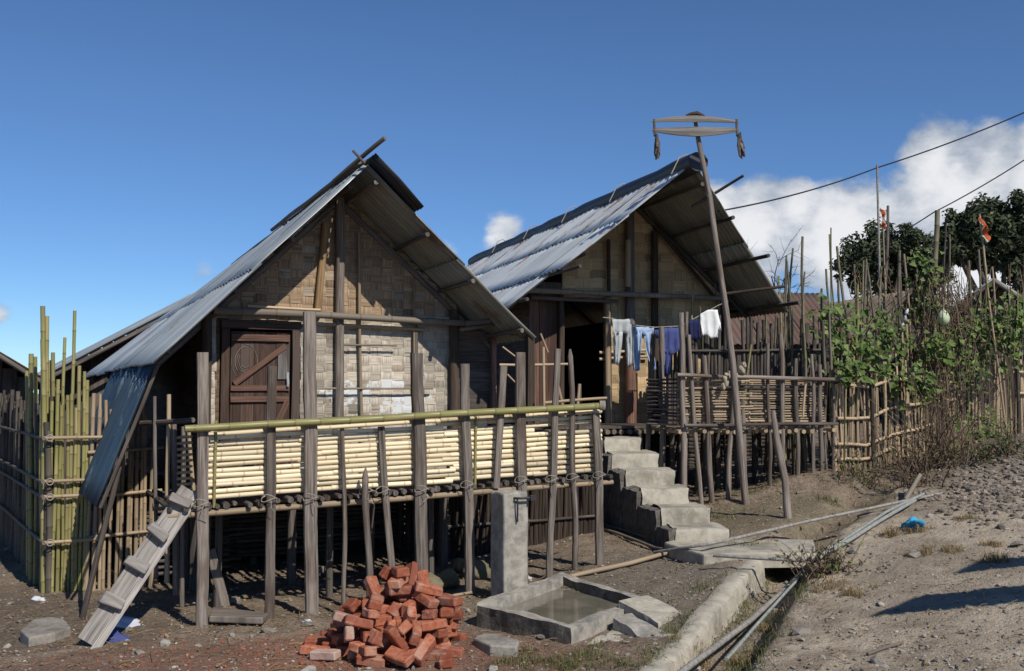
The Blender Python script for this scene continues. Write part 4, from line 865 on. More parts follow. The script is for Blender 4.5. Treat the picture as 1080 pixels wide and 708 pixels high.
ring_cloth('trousers', M['clight'], 'light blue trousers hanging beside the pale grey trousers', 'trousers', GW,
    [([(345, 668, 690), (353, 668, 689)], .014, 3), ([(350, 668, 677), (370, 668, 676), (391, 668, 675)], .012, 4), ([(350, 678, 688), (370, 681, 690), (390, 687, 692.5)], .012, 5)], YC+.03)
ring_cloth('shirt', M['cblue'], 'blue shirt bunched over the line behind a porch post', 'shirt', GW,
    [([(346, 699, 718), (356, 699, 718), (370, 700, 717), (374, 703, 710)], .016, 6), ([(348, 690, 703), (356, 692, 702)], .014, 8), ([(368, 699, 709), (382, 699, 707), (397, 700, 704.5)], .012, 9)], YC+.02)
ring_cloth('trousers', M['cnavy'], 'dark navy trousers hanging between the blue shirt and white shirt', 'trousers', GW,
    [([(337, 726, 738), (346, 726, 738), (358, 727, 739)], .014, 10)], YC+.02)
ring_cloth('shirt', M['cwhite'], 'white shirt drying at the right end of the washing line', 'shirt', GW,
    [([(327, 746, 757), (331, 738, 758), (340, 738, 760), (350, 740, 759), (355, 741, 757)], .016, 12), ([(340, 753, 760), (348, 757, 761)], .012, 13)], YC+.02)
mb = MB(); mb.tube([at(x, y, YC+.02) for x, y in ((636, 335), (646, 336), (668, 343), (690, 345.5), (718, 344), (738, 333), (758, 322), (768, 318))], .007, 5)
tag(mb.build('washing_line', M['crope'], None, at(636, 335, YC)), 'thin sagging washing line strung along the front of the farther house', 'washing line')
# rag knotted round the base of the tall pole
mb = MB()
for k, (px, py, r, sx, sz) in enumerate(((772, 396, 4.5, 1.6, .9), (765, 402, 4, .7, 1.6), (782, 391, 4, .9, 1.3), (763, 408, 3, .7, 1.4), (785, 385, 2.6, .7, 1.2))):
    mb.blob(at(px, py, 12.3), r/1080*12.3, (sx, .8, sz), .45, 3)
tag(mb.build('rag', M['rag'], None, at(772, 396, 12.3)), 'beige rag knotted around the tall pole at the porch handrail', 'rag')
def weld(o, d=.004, smooth=True, bev=0):
    bm = bmesh.new(); bm.from_mesh(o.data); bmesh.ops.remove_doubles(bm, verts=bm.verts, dist=d); bmesh.ops.recalc_face_normals(bm, faces=bm.faces); bm.to_mesh(o.data); bm.free()
    if bev: b = o.modifiers.new('bevel', 'BEVEL'); b.width = bev; b.segments = 2; b.limit_method = 'ANGLE'; b.angle_limit = .7
# ================================================================== rough-mesh helper: subdivided box in an oriented frame with noise
def rough_box(mb, corners, z0, z1, seg=6, e=.012, col=(1, 0, .5), sc=5, round_=.0):
    """corners: 4 ground points (x,y) in order; z0,z1 numbers or lists per corner"""
    c = [V((p[0], p[1], 0)) for p in corners]; Z0 = z0 if isinstance(z0, list) else [z0]*4; Z1 = z1 if isinstance(z1, list) else [z1]*4
    vs = []; F = []
    ctr = sum(c, V((0, 0, 0)))/4
    def bl(u, v, Z): 
        p = c[0]*(1-u)*(1-v)+c[1]*u*(1-v)+c[2]*u*v+c[3]*(1-u)*v; return V((p.x, p.y, Z[0]*(1-u)*(1-v)+Z[1]*u*(1-v)+Z[2]*u*v+Z[3]*(1-u)*v))
    def grid(fn, n1, n2):
        bs = len(vs)
        for i in range(n1+1):
            for j in range(n2+1):
                q = fn(i/n1, j/n2); q = q+noise.noise_vector(q*sc)*e+noise.noise_vector(q*sc*3)*e*.4; vs.append(q)
        for i in range(n1):
            for j in range(n2): F.append((bs+i*(n2+1)+j, bs+(i+1)*(n2+1)+j, bs+(i+1)*(n2+1)+j+1, bs+i*(n2+1)+j+1))
    grid(lambda u, v: bl(u, v, Z1), seg, seg)
    for a in range(4):
        p, q = ((0, 0), (1, 0)), ((1, 0), (1, 1)),
        ed = [((0, 0), (1, 0)), ((1, 0), (1, 1)), ((1, 1), (0, 1)), ((0, 1), (0, 0))][a]
        def side(u, v, ed=ed):
            x = ed[0][0]+(ed[1][0]-ed[0][0])*u; y = ed[0][1]+(ed[1][1]-ed[0][1])*u; A = bl(x, y, Z0); B = bl(x, y, Z1); return A.lerp(B, v)
        grid(side, seg, 4)
    mb.add(vs, F, [[(0, 0)]*4 for _ in F], col, False)
# ================================================================== stairs
def stairs():
    st = [(712, 767, .515, 10.2), (697, 748, .67, 10.65), (677, 727, .825, 11.12), (660, 711, .98, 11.55), (647, 694, 1.135, 12.05), (638, 677, 1.29, 12.55)]
    b = at(735, 575, 10.1); b.z = gz(b.x, b.y)
    t = thing('concrete_stairs', 'worn pale concrete steps climbing to the farther house', 'stairs', b)
    for k, (l, r, z, Y) in enumerate(st):
        Y2 = st[k+1][3]+.06 if k < 5 else 13.1
        zb = st[k-1][2]-.02 if k else .25
        L = onz(l, 410+(1.9-z)*1080/Y, z); Rr = onz(r, 410+(1.9-z)*1080/Y, z)
        bm = bmesh.new(); mb = MB(); nx, ny, nz = 8, 6, 3
        f = (L.x, Rr.x, Y, Y2)
        dirx = .10
        vs = []; F = []
        def grid(fn, n1, n2):
            bs = len(vs)
            for i in range(n1+1):
                for j in range(n2+1):
                    q = V(fn(i/n1, j/n2)); e = .026
                    q += V((noise.noise(q*3)*e+noise.noise(q*9)*e*.5, noise.noise(q*3+V((9, 0, 0)))*e, noise.noise(q*3+V((0, 9, 0)))*e*.9+noise.noise(q*11)*.004)); vs.append(q)
            for i in range(n1):
                for j in range(n2): F.append((bs+i*(n2+1)+j, bs+(i+1)*(n2+1)+j, bs+(i+1)*(n2+1)+j+1, bs+i*(n2+1)+j+1))
        sh = -.08*(Y2-Y)
        c = .02
        grid(lambda u, v: (f[0]+(f[1]-f[0])*u+sh*v, f[2]+c+(f[3]-f[2])*v, z), nx, ny)            # tread
        grid(lambda u, v: (f[0]+(f[1]-f[0])*u-.01, f[2]+c-(.03 if v < 1 else 0)*(1-v)-(0 if v == 1 else .012), zb+(z-zb)*v), nx, 5)        # riser, leaning
        grid(lambda u, v: (f[1]+sh*u, f[2]+(f[3]-f[2])*u, .1+(z-.1)*v), 4, 6)        # right side
        bm.free()
        mb.add(vs, F, [[(0, 0)]*4 for _ in F], (U(.95, 1.08), 0, .5), True); o = mb.build('step', M['conc'], t); weld(o, .012, bev=.02)
    # rough stone left flank, one block under each tread
    mb = MB()
    for k, (l, r, z, Y) in enumerate(st):
        x = onz(l, 410+(1.9-z)*1080/Y, z).x; Y2 = st[k+1][3]+.05 if k < 5 else 13.1; g0 = min(gz(x-.1, Y), gz(x-.1, Y2))-.12; xn = onz(st[k+1][0], 410+(1.9-st[k+1][2])*1080/st[k+1][3], st[k+1][2]).x if k < 5 else x-.08; sh = xn-x; w = .075
        rough_box(mb, [(x-w, Y-.01), (x+.012, Y+.03), (x+.012+sh, Y2), (x-w+sh, Y2)], [g0]*4, [z-.03, z-.012, z-.012, z-.03], 10, .022, (U(.9, 1.15), 0, .5), 6)
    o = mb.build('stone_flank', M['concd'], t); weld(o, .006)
    # landing slab in front and over the drain
    mb = MB(); pts = [(700, 572), (752, 560), (800, 566), (858, 570), (862, 583), (800, 584), (742, 584)]
    P = [onz(x, y, .40) for x, y in pts]; n = len(P)
    vs = [p+V((0, 0, .02*noise.noise(p*4))) for p in P]+[V((p.x, p.y, .27)) for p in P]
    F = [tuple(range(n))[::-1]]+[(i, (i+1) % n, n+(i+1) % n, n+i) for i in range(n)]
    mb.add(vs, F, [[(0, 0)]*len(f) for f in F], (1, 0, .5)); o = mb.build('landing_slab', M['conc'], t)
    bv = o.modifiers.new('edge', 'BEVEL'); bv.width = .02; bv.segments = 2
stairs()
# ================================================================== water basin
def basin():
    A = onz(503, 638, .185); B = onz(603, 662, .185); C = onz(683, 633, .185); D = onz(592, 607, .185)
    t = thing('water_basin', 'low concrete basin holding murky brown water, in front of the cement pillar', 'basin', (B.x, B.y, gz(B.x, B.y)))
    def ins(a, b, c, d, w):   # inner offset points of quad
        def off(p, q, r):
            e1 = (q-p).normalized(); e2 = (r-p).normalized(); s = abs(e1.cross(e2).z); return p+(e1+e2)*(w/s)
        return [off(a, b, d), off(b, c, a), off(c, d, b), off(d, a, c)]
    I = ins(A, B, C, D, .10)
    O = [A, B, C, D]
    for k in range(4):
        k2 = (k+1) % 4; mb = MB(); zt = .185+(.02 if k in (2, 3) else 0); 
        rough_box(mb, [O[k], O[k2], I[k2], I[k]], -.05, zt, 14, .017)
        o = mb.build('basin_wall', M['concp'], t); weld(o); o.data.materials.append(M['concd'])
        for p in o.data.polygons: p.material_index = 1 if p.normal.z < .5 and k in (0, 2) else 0  # upright faces of two opposite walls take the darker material
    mb = MB(); mb.add([p.copy()+V((0, 0, -.065)) for p in I], [(0, 1, 2, 3)], [[(0, 0)]*4]); mb.build('water', M['water'], t)
    # spill slabs at the right
    for name, q, z0, z1 in (('spill_slab', [(640, 657), (668, 650), (706, 632), (668, 646)], 0, 0),):
        pass
    mb = MB(); P = [onz(*p) for p in ((652, 640, .19), (684, 632, .19), (722, 651, .12), (694, 662, .12))]; rough_box(mb, P, [-.05]*4, [.24, .23, .15, .16], 8, .02); o = mb.build('spill_slab', M['conc'], t); weld(o)
    mb = MB(); P = [onz(*p) for p in ((645, 655, .15), (664, 651, .15), (722, 672, .12), (704, 686, .08))]; rough_box(mb, P, [-.1]*4, [.165, .17, .10, .08], 8, .03); o = mb.build('spill_slab', M['concp'], t); weld(o)
    mb = MB(); P = [onz(*p) for p in ((604, 690, .05), (650, 662, .08), (725, 690, .02), (690, 715, 0))]; rough_box(mb, P, [-.2]*4, [.04, .1, .04, .03], 8, .03); o = mb.build('spill_apron', M['conc'], t); weld(o)
basin()
# ================================================================== cement pillar with tap
def pillar():
    c = at(537, 622, 8.95); c.z = gz(c.x, c.y)
    t = thing('tap_pillar', 'square grey cement pillar with a small pipe tap in front of the bamboo porch', 'pillar', c)
    a = math.radians(31); e1 = V((math.cos(a), math.sin(a), 0)); e2 = V((-math.sin(a), math.cos(a), 0)); h = .122
    P = [c+e1*sx*h+e2*sy*h for sx, sy in ((-1, -1), (1, -1), (1, 1), (-1, 1))]
    mb = MB(); rough_box(mb, P, c.z-.1, at(537, 518, 8.95).z, 12, .013, sc=5); o = mb.build('pillar', M['concp'], t); weld(o, bev=.02)
    f = -e2; zt = at(548, 526, 8.8).z; p0 = c+f*.10+e1*.0+V((0, 0, zt-c.z))
    mb = MB(); q = c-e2*h+e1*-.02; q.z = zt
    mb.tube([q+e2*.05, q+f*.03, q+f*.045+e1*.06, q+f*.05+e1*.16], .011, 7); mb.tube([q+f*.03+e1*.01, q+f*.035+e1*.01-V((0, 0, .08)), q+f*.025+e1*.015-V((0, 0, .2))], .008, 6); mb.box(q+f*.05+e1*.15, e1*.025, V((0, 0, .02)), f*.018); mb.build('tap', M['tar'], t)
pillar()
# ================================================================== drain kerb, pipes and poles on the ground
def ground_strip(name, pts, w, h0, h1, mat, label, cat, kind=None, e=.02):
    P = []
    for (x, y), (x2, y2) in zip(pts, pts[1:]):
        n = max(2, int(math.hypot(x2-x, y2-y)/.07))
        P += [(x+(x2-x)*i/n, y+(y2-y)*i/n) for i in range(n)]
    P.append(pts[-1]); mb = MB(); vs = []; F = []; prof = [(-1, -.15), (-1, h1*.5), (-.85, h1), (0, h1+.004), (.85, h1), (1, h1*.3), (1.35, -.2), (1.6, -.5)]; K = len(prof)
    for i, (x, y) in enumerate(P):
        a, b = P[max(0, i-1)], P[min(len(P)-1, i+1)]; tx, ty = b[0]-a[0], b[1]-a[1]; L = math.hypot(tx, ty); nx, ny = ty/L, -tx/L
        g0 = gbase(x, y)+h0
        for u, z in prof:
            q = V((x+nx*u*w, y+ny*u*w, g0+z)); q += noise.noise_vector(q*2.2)*e+noise.noise_vector(q*5)*e*.3; vs.append(q)
    for i in range(len(P)-1):
        for k in range(K-1): F.append((i*K+k, (i+1)*K+k, (i+1)*K+k+1, i*K+k+1))
    mb.add(vs, F, [[(0, 0)]*4 for _ in F], (1, 0, .5), True); o = mb.build(name, mat, None, (P[0][0], P[0][1], gz(*P[0]))); return tag(o, label, cat, None, kind)
g = lambda x, y: tuple(gp(x, y))[:2]
def kerb_pts():
    out = []
    for (x, y), (x2, y2) in zip(DITCH[0:5], DITCH[1:6]):
        L = math.hypot(x2-x, y2-y); out.append((x-(y2-y)/L*.30, y+(x2-x)/L*.30))
    return out
ground_strip('drain_kerb', kerb_pts()[:4]+[(2.2, 9.4)], .08, -.012, .022, M['conc'], 'rough pale concrete edge along the left bank of the open drain', 'drain edge')
def gline(pxs, h=.03): return [gp(x, y, h) for x, y in pxs]
def pipe(name, pts, r, mat, label, cat, group=None, bam=False):
    # densify and let it sag gently
    P = []
    for a, b in zip(pts, pts[1:]): n = max(1, int((b-a).length/.25)); P += [a.lerp(b, i/n) for i in range(n)]
    P.append(pts[-1]); mb = MB(); mb.tube([p+noise.noise_vector(p*1.3)*.008 for p in P], r, 8, (1, 0, .5)); o = mb.build(name, mat, None, tuple(pts[0])); return tag(o, label, cat, group)
GP = 'pipes lying along the drain'
def pl(*a): return [V(p) for p in a]
def dl(px, py, z): return onz(px, py, z)
pipe('water_pipe', pl(dl(716, 712, .1), dl(790, 655, .15), dl(850, 603, .25)), .022, M['pipe'], 'thick grey pipe lying in the open drain in the foreground', 'pipe', GP)
pipe('water_pipe', pl(dl(766, 696, .2), dl(810, 645, .25), dl(852, 600, .33)), .012, M['pipeb'], 'thin grey-green pipe beside the thick pipe on the drain bank', 'pipe', GP)
pipe('water_pipe', pl(gp(690, 583, .05), dl(745, 574, .47), dl(800, 562, .50), dl(850, 551, .56), dl(920, 536, .66), dl(994, 520, .76)), .016, M['pipe'], 'long straight grey pipe crossing over the landing slab to the rubble', 'pipe', GP)
pipe('water_pipe', pl(dl(752, 586, .43), dl(800, 589, .43), dl(857, 592, .42)), .016, M['pipe'], 'short grey pipe along the front edge of the landing slab', 'pipe', GP)
pipe('hose', gline([(835, 614), (862, 590), (890, 573), (930, 548), (965, 528)], .05), .019, M['pipeb'], 'pale green hose running up the drain bank, outer of two', 'hose', GP)
pipe('hose', gline([(842, 604), (868, 584), (893, 567), (935, 540), (974, 521)], .06), .016, M['pipeb'], 'thinner grey-green hose running up the drain bank, inner of two', 'hose', GP)
pipe('hose', gline([(575, 536), (610, 551), (650, 562), (690, 578), (715, 583)], .03), .016, M['greyb'], 'dark hose on the ground from under the porch to the stairs', 'hose', GP)
pipe('hose', gline([(590, 530), (622, 549), (660, 560), (700, 573)], .03), .012, M['greyb'], 'thin hose beside the dark hose left of the stairs', 'hose', GP)
mb = MB(); a = gline([(548, 623), (610, 606), (665, 594), (708, 582)], .035); mb.tube(a, .022, 7, (1, 0, .5), wob=.04); tag(mb.build('ground_pole', M['tanb'], None, a[0]), 'long brown pole lying on the ground behind the water basin', 'pole')
mb = MB(); a = gline([(455, 634), (480, 628), (498, 625)], .02); mb.tube(a, .014, 6, (1.2, 0, .5), wob=.04); tag(mb.build('ground_stick', M['tanb'], None, a[0]), 'short straw-coloured stick on the ground right of the brick heap', 'stick')
# ================================================================== brick heap
def bricks():
    base = gp(404, 682); cx, cy = base.x, base.y; z0 = min(gz(cx+x, cy+y) for x in (-.4, 0, .4) for y in (-.3, 0, .3))
    def bmesh_brick(s, pale, seed):
        random.seed(seed); bm = bmesh.new(); bmesh.ops.create_cube(bm, size=1)
        bmesh.ops.scale(bm, vec=(.225*s, .108, .072), verts=bm.verts); bmesh.ops.bevel(bm, geom=bm.edges[:], offset=.010, segments=1, affect='EDGES')
        bmesh.ops.subdivide_edges(bm, edges=[e for e in bm.edges if e.calc_length() > .05], cuts=3, use_grid_fill=True)
        o = V((R()*50, R()*50, R()*50))
        for v in bm.verts:
            v.co += noise.noise_vector(v.co*9+o)*.008+noise.noise_vector(v.co*30+o)*.002
            if s < 1 and v.co.x > 0: v.co.x += .02*noise.noise(v.co*14+o)
        me = bpy.data.meshes.new('brick'); bm.to_mesh(me); bm.free(); me.materials.append(M['brick'])
        ca = me.color_attributes.new('vc', 'FLOAT_COLOR', 'POINT')
        for d in ca.data: d.color = (1, pale, .5, 1)
        return me
    full = [bmesh_brick(1, 0, 10+k) for k in range(4)]; half = [bmesh_brick(.55, 0, 20+k) for k in range(3)]; pale = bmesh_brick(1, .42, 31); random.seed(99)
    topk = max(range(len(BRICKS)), key=lambda k: BRICKS[k][3])
    pales = sorted([k for k in range(len(BRICKS)) if BRICKS[k][0] == 1 and BRICKS[k][1] < -.2 and BRICKS[k][2] < -.1 and .03 < BRICKS[k][3] < .4], key=lambda k: BRICKS[k][2]-.6*BRICKS[k][3])[:3]
    for k, (s, x, y, z, rx, ry, rz) in enumerate(BRICKS):
        me = pale if k in pales else (full[k % 4] if s == 1 else half[k % 3])
        o = bpy.data.objects.new('brick', me); COL.objects.link(o); o.location = (cx+x*.88+.03, cy+y*.88, z0+z*.88+.005); o.scale = (.88, .88, .88); j = .13 if math.hypot(x, y) > .25 or z > .3 else 0; o.rotation_euler = (rx+U(-j, j), ry+U(-j, j), rz+U(-2*j, 2*j))
        if k == topk: lab = 'red clay brick at the very top of the heap'
        elif k in pales: lab = 'brick coated with pale grey mortar on the left of the heap'
        elif s < 1: lab = 'broken half of a red clay brick in the heap before the porch'
        else: lab = 'whole red clay brick lying in the heap before the porch'
        tag(o, lab, 'brick', 'bricks heaped in front of the porch')
bricks()
# ================================================================== cleated plank ladder, slab, boards, boulders
def ladder():
    a = gp(92, 680, .02); b = at(202, 517, 8.2)
    a2 = a; t = thing('plank_ladder', 'grey plank ladder with four wooden cleats leaning on the porch end', 'ladder', a)
    ax = (b-a); L = ax.length; ax.normalize(); side = V((.88, .47, 0)); side -= ax*side.dot(ax); side.normalize(); nrm = side.cross(ax)
    if nrm.y > 0: nrm = -nrm
    mb = MB(); n = 8
    mb.box(a+ax*(L/2)-side*.025, ax*(L/2-.01), side*.06, nrm*.02, (1.0, 0, .5), jit=.005); mb.build('plank', M['greywood'], t)
    mb = MB(); mb.box(a+ax*(L/2)+side*.062+nrm*.012, ax*(L/2+.02), side*.032, nrm*.03, (1.25, 0, .5), jit=.005); mb.build('plank', M['greywood'], t)  # stands for the plank's lit side edge, brightness put into its tone
    for k, f in enumerate((.25, .48, .69, .90)):
        mb = MB(); c = a+ax*(L*f)+nrm*.06-side*.035; rot = side*.085+ax*U(-.015, .015); u_ = (ax*.8-V((0, 0, .2))).normalized()
        mb.box(c, rot, ax*.042, nrm*.045, (U(.8, 1.05), 0, R()), jit=.012); o = mb.build('cleat', M['greywood'], t); b_ = o.modifiers.new('bevel', 'BEVEL'); b_.width = .012; b_.segments = 2
ladder()
def slab(name, pxs, z, th, mat, label, cat, e=.015):
    P = [gp(x, y) for x, y in pxs]; n = len(P); g0 = sum(p.z for p in P)/n; mb = MB()
    vs = [V((p.x, p.y, g0+z+noise.noise(p*5)*e)) for p in P]+[V((p.x, p.y, g0+z-th)) for p in P]
    F = [tuple(range(n))[::-1], tuple(range(n, 2*n))]+[(i, (i+1) % n, n+(i+1) % n, n+i) for i in range(n)]
    mb.add(vs, F, [[(vs[i].y, vs[i].x) for i in f] for f in F], (1, 0, .5)); o = mb.build(name, mat, None, (P[0].x, P[0].y, g0)); b = o.modifiers.new('bevel', 'BEVEL'); b.width = .012; b.segments = 2; return tag(o, label, cat)
slab('flat_stone', [(21, 677), (30, 683), (58, 677), (75, 671), (66, 662), (52, 660), (34, 664)], .075, .1, M['rock'], 'flat grey stone slab on the ground left of the plank ladder', 'stone')
slab('flat_stone', [(499, 681), (517, 692), (545, 694), (548, 684), (525, 676), (508, 676)], .06, .1, M['rock'], 'flat pale stone on the ground between brick heap and water basin', 'stone')
slab('wooden_board', [(220, 660), (277, 662), (284, 652), (224, 650)], .07, .05, M['post'], 'weathered board lying flat under the left end of the porch', 'board')
mb = MB(); a = gp(237, 640); mb.stick(a, at(222, 580, a.y-.12), .045, 8, 1.0, flat=.4, side=P1.u, sq=.5); tag(mb.build('wooden_board', M['post'], None, a), 'narrow board standing askew against the leftmost porch post', 'board')
for k, (px, py, r, lab, sx) in enumerate(((449, 596, 22, 'large mossy boulder under the porch right of the brick heap', 1.0), (470, 577, 14, 'round mossy boulder under the porch behind the large boulder', 1.3), (505, 591, 13, 'mossy boulder half hidden by the cement pillar', 1.1), (487, 565, 10, 'small mossy rock in the shade under the porch floor', 1.2))):
    Y = 9.3+(.4*k if k < 3 else 1.2); c = at(px, py, Y); gg = gz(c.x, c.y); rr = r/1080*Y; mb = MB(); mb.blob((c.x, c.y, gg+rr*.45), rr, (sx, .9, .75), .35, 3); tag(mb.build('boulder', M['mossrock'], None, (c.x, c.y, gg)), lab, 'boulder', 'boulders under the porch')
# rough log prop before the farther porch
mb = MB(); a = gp(831, 546); mb.tube([a-V((0, 0, .05)), a.lerp(at(815, 433, a.y+.1), .35)+V((.03, 0, 0)), a.lerp(at(815, 433, a.y+.1), .7), at(815, 433, a.y+.1)], [.046, .042, .038, .025], 9, (1.25, 0, .5), wob=.14); tag(mb.build('log_prop', M['post'], None, a), 'rough beige log leaning against the farther porch railing', 'log')
for k, (p, q, r, lab) in enumerate((((955, 528), (970, 502), .03, 'forked tan branch standing in the brush by the drain'), ((905, 545), (965, 533), .02, 'bent grey branch lying along the drain bank'), ((840, 520), (930, 508), .018, 'long thin twig on the dirt mound before the farther porch'), ((915, 690), (950, 678), .012, 'thin stick on the dusty path in the foreground'))):
    a = gp(p[0], p[1], r); b = gp(q[0], q[1], r) if k else at(q[0], q[1], a.y+.3); mb = MB(); mb.stick(a, b, r, 6, 1.1, wob=.2, bend=.08); tag(mb.build('branch', M['greyb'], None, a), lab, 'branch', 'loose branches on the ground')
# ================================================================== left bamboo fence
def left_fence():
    c = at(52, 610, 9.6); c.z = gz(c.x, c.y)
    t = thing('bamboo_fence', 'green bamboo stake fence with uneven tall stakes at the left edge', 'fence', c)
    u = H1.u; bk = V((-.53, .848, 0))
    mb = MB(); k = 0; x = 0
    while x < .31:
        r = U(.015, .02); p = c+u*x; zt = at(88, 388+U(-10, 14), 9.7).z if x > .2 else at(70, U(395, 430), 9.7).z
        mb.bamboo((p.x, p.y, c.z-.1), (p.x+U(-.015, .015), p.y, zt), r, 8, U(.85, 1.2), node=.24, bend=.02); x += r*1.85
    mb.build('front_panel', M['greenb'], t)
    # row running back from the corner, its shade put into darker bamboo
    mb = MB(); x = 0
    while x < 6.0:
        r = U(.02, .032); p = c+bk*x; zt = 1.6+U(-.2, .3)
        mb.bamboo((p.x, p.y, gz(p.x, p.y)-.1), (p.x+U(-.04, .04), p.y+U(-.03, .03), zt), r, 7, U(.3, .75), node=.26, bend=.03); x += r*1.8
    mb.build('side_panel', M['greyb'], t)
    for px, yt, r, dx, w in ((45, 322, .024, 0, .1), (49, 333, .022, 2, .15), (46, 358, .026, 1, .05), (57, 372, .02, 1, .3), (68, 357, .016, -4, .1), (80, 328, .017, -9, .12), (33, 372, .026, 2, .9), (38, 378, .02, 1, .7), (29, 392, .022, 1, 1.2), (52, 380, .018, 0, .4)):
        p = c+bk*w+u*(.0 if px < 56 else .12); q = at(px, yt, p.y); b = at(px+dx, 600, p.y-.02)
        mb = MB(); mb.bamboo((b.x, b.y, gz(b.x, b.y)-.1), q, r, 8, U(.9, 1.15), node=.27, bend=.02); mb.build('tall_stake', M['greenb'], t)
    for y, x1 in ((462, .50), (424+84, .36), (524, .38), (572, .42)):
        q = at(52, y, 9.55); mb = MB(); mb.bamboo(q-u*.05-bk*.03, q+u*x1-bk*.035, .018, 7, 1.1); mb.build('rail', M['tanb'], t)
        mb = MB(); mb.bamboo(q-u*.055-bk*.05, q-u*.055+bk*5.6+V((0, 0, -.02)), .018, 7, .8); mb.build('rail', M['greyb'], t)
        mb = MB(); mb.tube([q+u*(.03*math.cos(x))+V((0, 0, .03*math.sin(x)))-bk*.045 for x in [i*.7 for i in range(12)]], .006, 4); mb.build('rail_tie', M['crope'], t)
left_fence()
def gap_shade_screen():  # dark stakes added to stand for the shade between the houses
    p0, p1 = at(445, 560, 11.1), at(634, 560, 11.6); b = V((p0.x, p0.y, gz(p0.x, p0.y))); t = thing('bamboo_screen', 'dark low screen of stakes added for the shade in the gap between the two houses', 'fence', b)
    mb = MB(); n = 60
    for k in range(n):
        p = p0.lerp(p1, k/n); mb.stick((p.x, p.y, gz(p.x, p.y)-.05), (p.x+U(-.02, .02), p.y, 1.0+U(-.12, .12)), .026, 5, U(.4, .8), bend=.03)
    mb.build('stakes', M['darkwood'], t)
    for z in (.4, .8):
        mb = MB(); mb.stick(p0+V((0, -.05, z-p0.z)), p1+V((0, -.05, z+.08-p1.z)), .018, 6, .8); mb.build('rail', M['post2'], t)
gap_shade_screen()
# dry bamboo screen behind the hanging sheet
def dry_screen():
    a = at(92, 600, 9.75); a.z = gz(a.x, a.y); t = thing('bamboo_screen', 'tan bamboo screen of upright stakes behind the hanging blue sheet', 'fence', a)
    mb = MB(); x = 0
    while x < .62:
        r = U(.016, .024); p = a+H1.u*x; mb.bamboo((p.x, p.y, gz(p.x, p.y)-.1), (p.x+U(-.03, .03), p.y, U(1.55, 1.85)), r, 7, U(.8, 1.3), bend=.02); x += 2*r+U(0, .02)
    mb.build('stakes', M['tanb'], t)
    for z in (.5, .88, 1.3):
        mb = MB(); mb.bamboo(a+H1.u*-.02+H1.f*.04+V((0, 0, z)), a+H1.u*.66+H1.f*.04+V((0, 0, z+.03)), .018, 7, 1.2); mb.build('rail', M['tanb'], t)
    p0 = a-H1.f*.3
    mb = MB()
    for k in range(14): mb.stick(a+H1.u*.6+V((0, 0, .1+.06*k)), a+H1.u*1.35-H1.f*.15+V((0, 0, .1+.06*k)), .02, 5, .7)
    mb.build('slats', M['post2'], t)
dry_screen()
mb = MB(); a = gp(60, 614, .02); mb.stick(a, gp(120, 606, .03), .018, 6, 1.4); tag(mb.build('ground_stick', M['greyb'], None, a), 'pale stick on the ground at the foot of the green bamboo fence', 'stick')
# ================================================================== huts behind
def hut(name, label, fr, hw, L, z0, ze, zr, roofm, wallm, over=.35, front=.5, door=None):
    t = thing(name, label, 'hut', fr(0, 0, z0)); nl = max(2, int(L/1.0))
    for sg in (-1, 1):
        sl = (zr-ze)/hw
        P = lambda u, v, sg=sg: fr(sg*(hw+over)*v, front-(L+2*front)*u, zr-sl*(hw+over)*v)
        n = (P(1, 0)-P(0, 0)).cross(P(0, 1)-P(0, 0)).normalized(); n *= 1 if n.z > 0 else -1
        for k in range(nl): roof_sheet(P, k/nl, (k+1)/nl+.01, 0, 1, n, .03+.008*(k % 2), t, roofm, wl=.15, amp=.02)
        mb = MB(); mb.stick(P(-.01, 0)-n*.03, P(-.01, 1)-n*.03, .04, 5, .9); mb.build('rafter', M['post2'], t)
    top = lambda a: zr-abs(a)*(zr-ze)/hw-.02
    for s, sgn in ((0, 1), (-L, -1)):
        mb = MB(); W = Frame(0, 0, 0); W.c = fr(0, s, 0); W.u, W.f = fr.u, fr.f*sgn; planks(mb, W, -hw, hw, z0-.3, zr, 0, .2, True, .02, top); mb.build('gable_wall', wallm, t)
    mb = MB()
    for sg in (-1, 1):
        W = Frame(0, 0, 0); W.c = fr(sg*hw, 0, 0); W.u, W.f = -fr.f, fr.u*sg; planks(mb, W, 0, L, z0-.3, ze-.03, 0, .2, False, .02)
    mb.build('side_wall', wallm, t)
    return t
# rear hut whose low roof shows behind the nearer house
f_ = Frame(at(246, 300, 17.2).x, 17.2, 28); hut('rear_hut', 'dark hut with a low grey roof directly behind the nearer house', f_, 2.75, 3.0, .1, 2.15, 3.74, M['zincL'], M['plankwall'], .35, .7)
f_ = Frame(-8.05, 14.6, 35); hut('rusty_hut', 'dark hut with a rusty curved tin roof at the far left edge', f_, 1.1, 3.5, .0, 2.05, 2.75, M['rustroof'], M['plankwall'], .3, .6)
f_ = Frame(at(865, 300, 27).x, 27, 8); hut('rust_hut', 'low hut with a long rust-brown roof behind the farther house porch', Frame(at(862, 300, 26).x, 26.5, 100), 1.6, 5.5, .6, 3.2, 4.35, M['rustroof'], M['plankwall'], .4, .2)
f_ = Frame(at(952, 300, 25).x, 25, 12); hut('thatched_hut', 'small gabled hut among the garden poles beneath the left tree', f_, 1.1, 4, .7, 3.3, 4.25, M['thatch'], M['plankwall'], .3, .3)
f_ = Frame(at(1046, 300, 21).x, 21, -20); hut('grey_hut', 'gabled hut with a grey tin roof near the orange flag', f_, 1.3, 4, .8, 3.1, 4.1, M['zincU'], M['plankwall'], .35, .4)
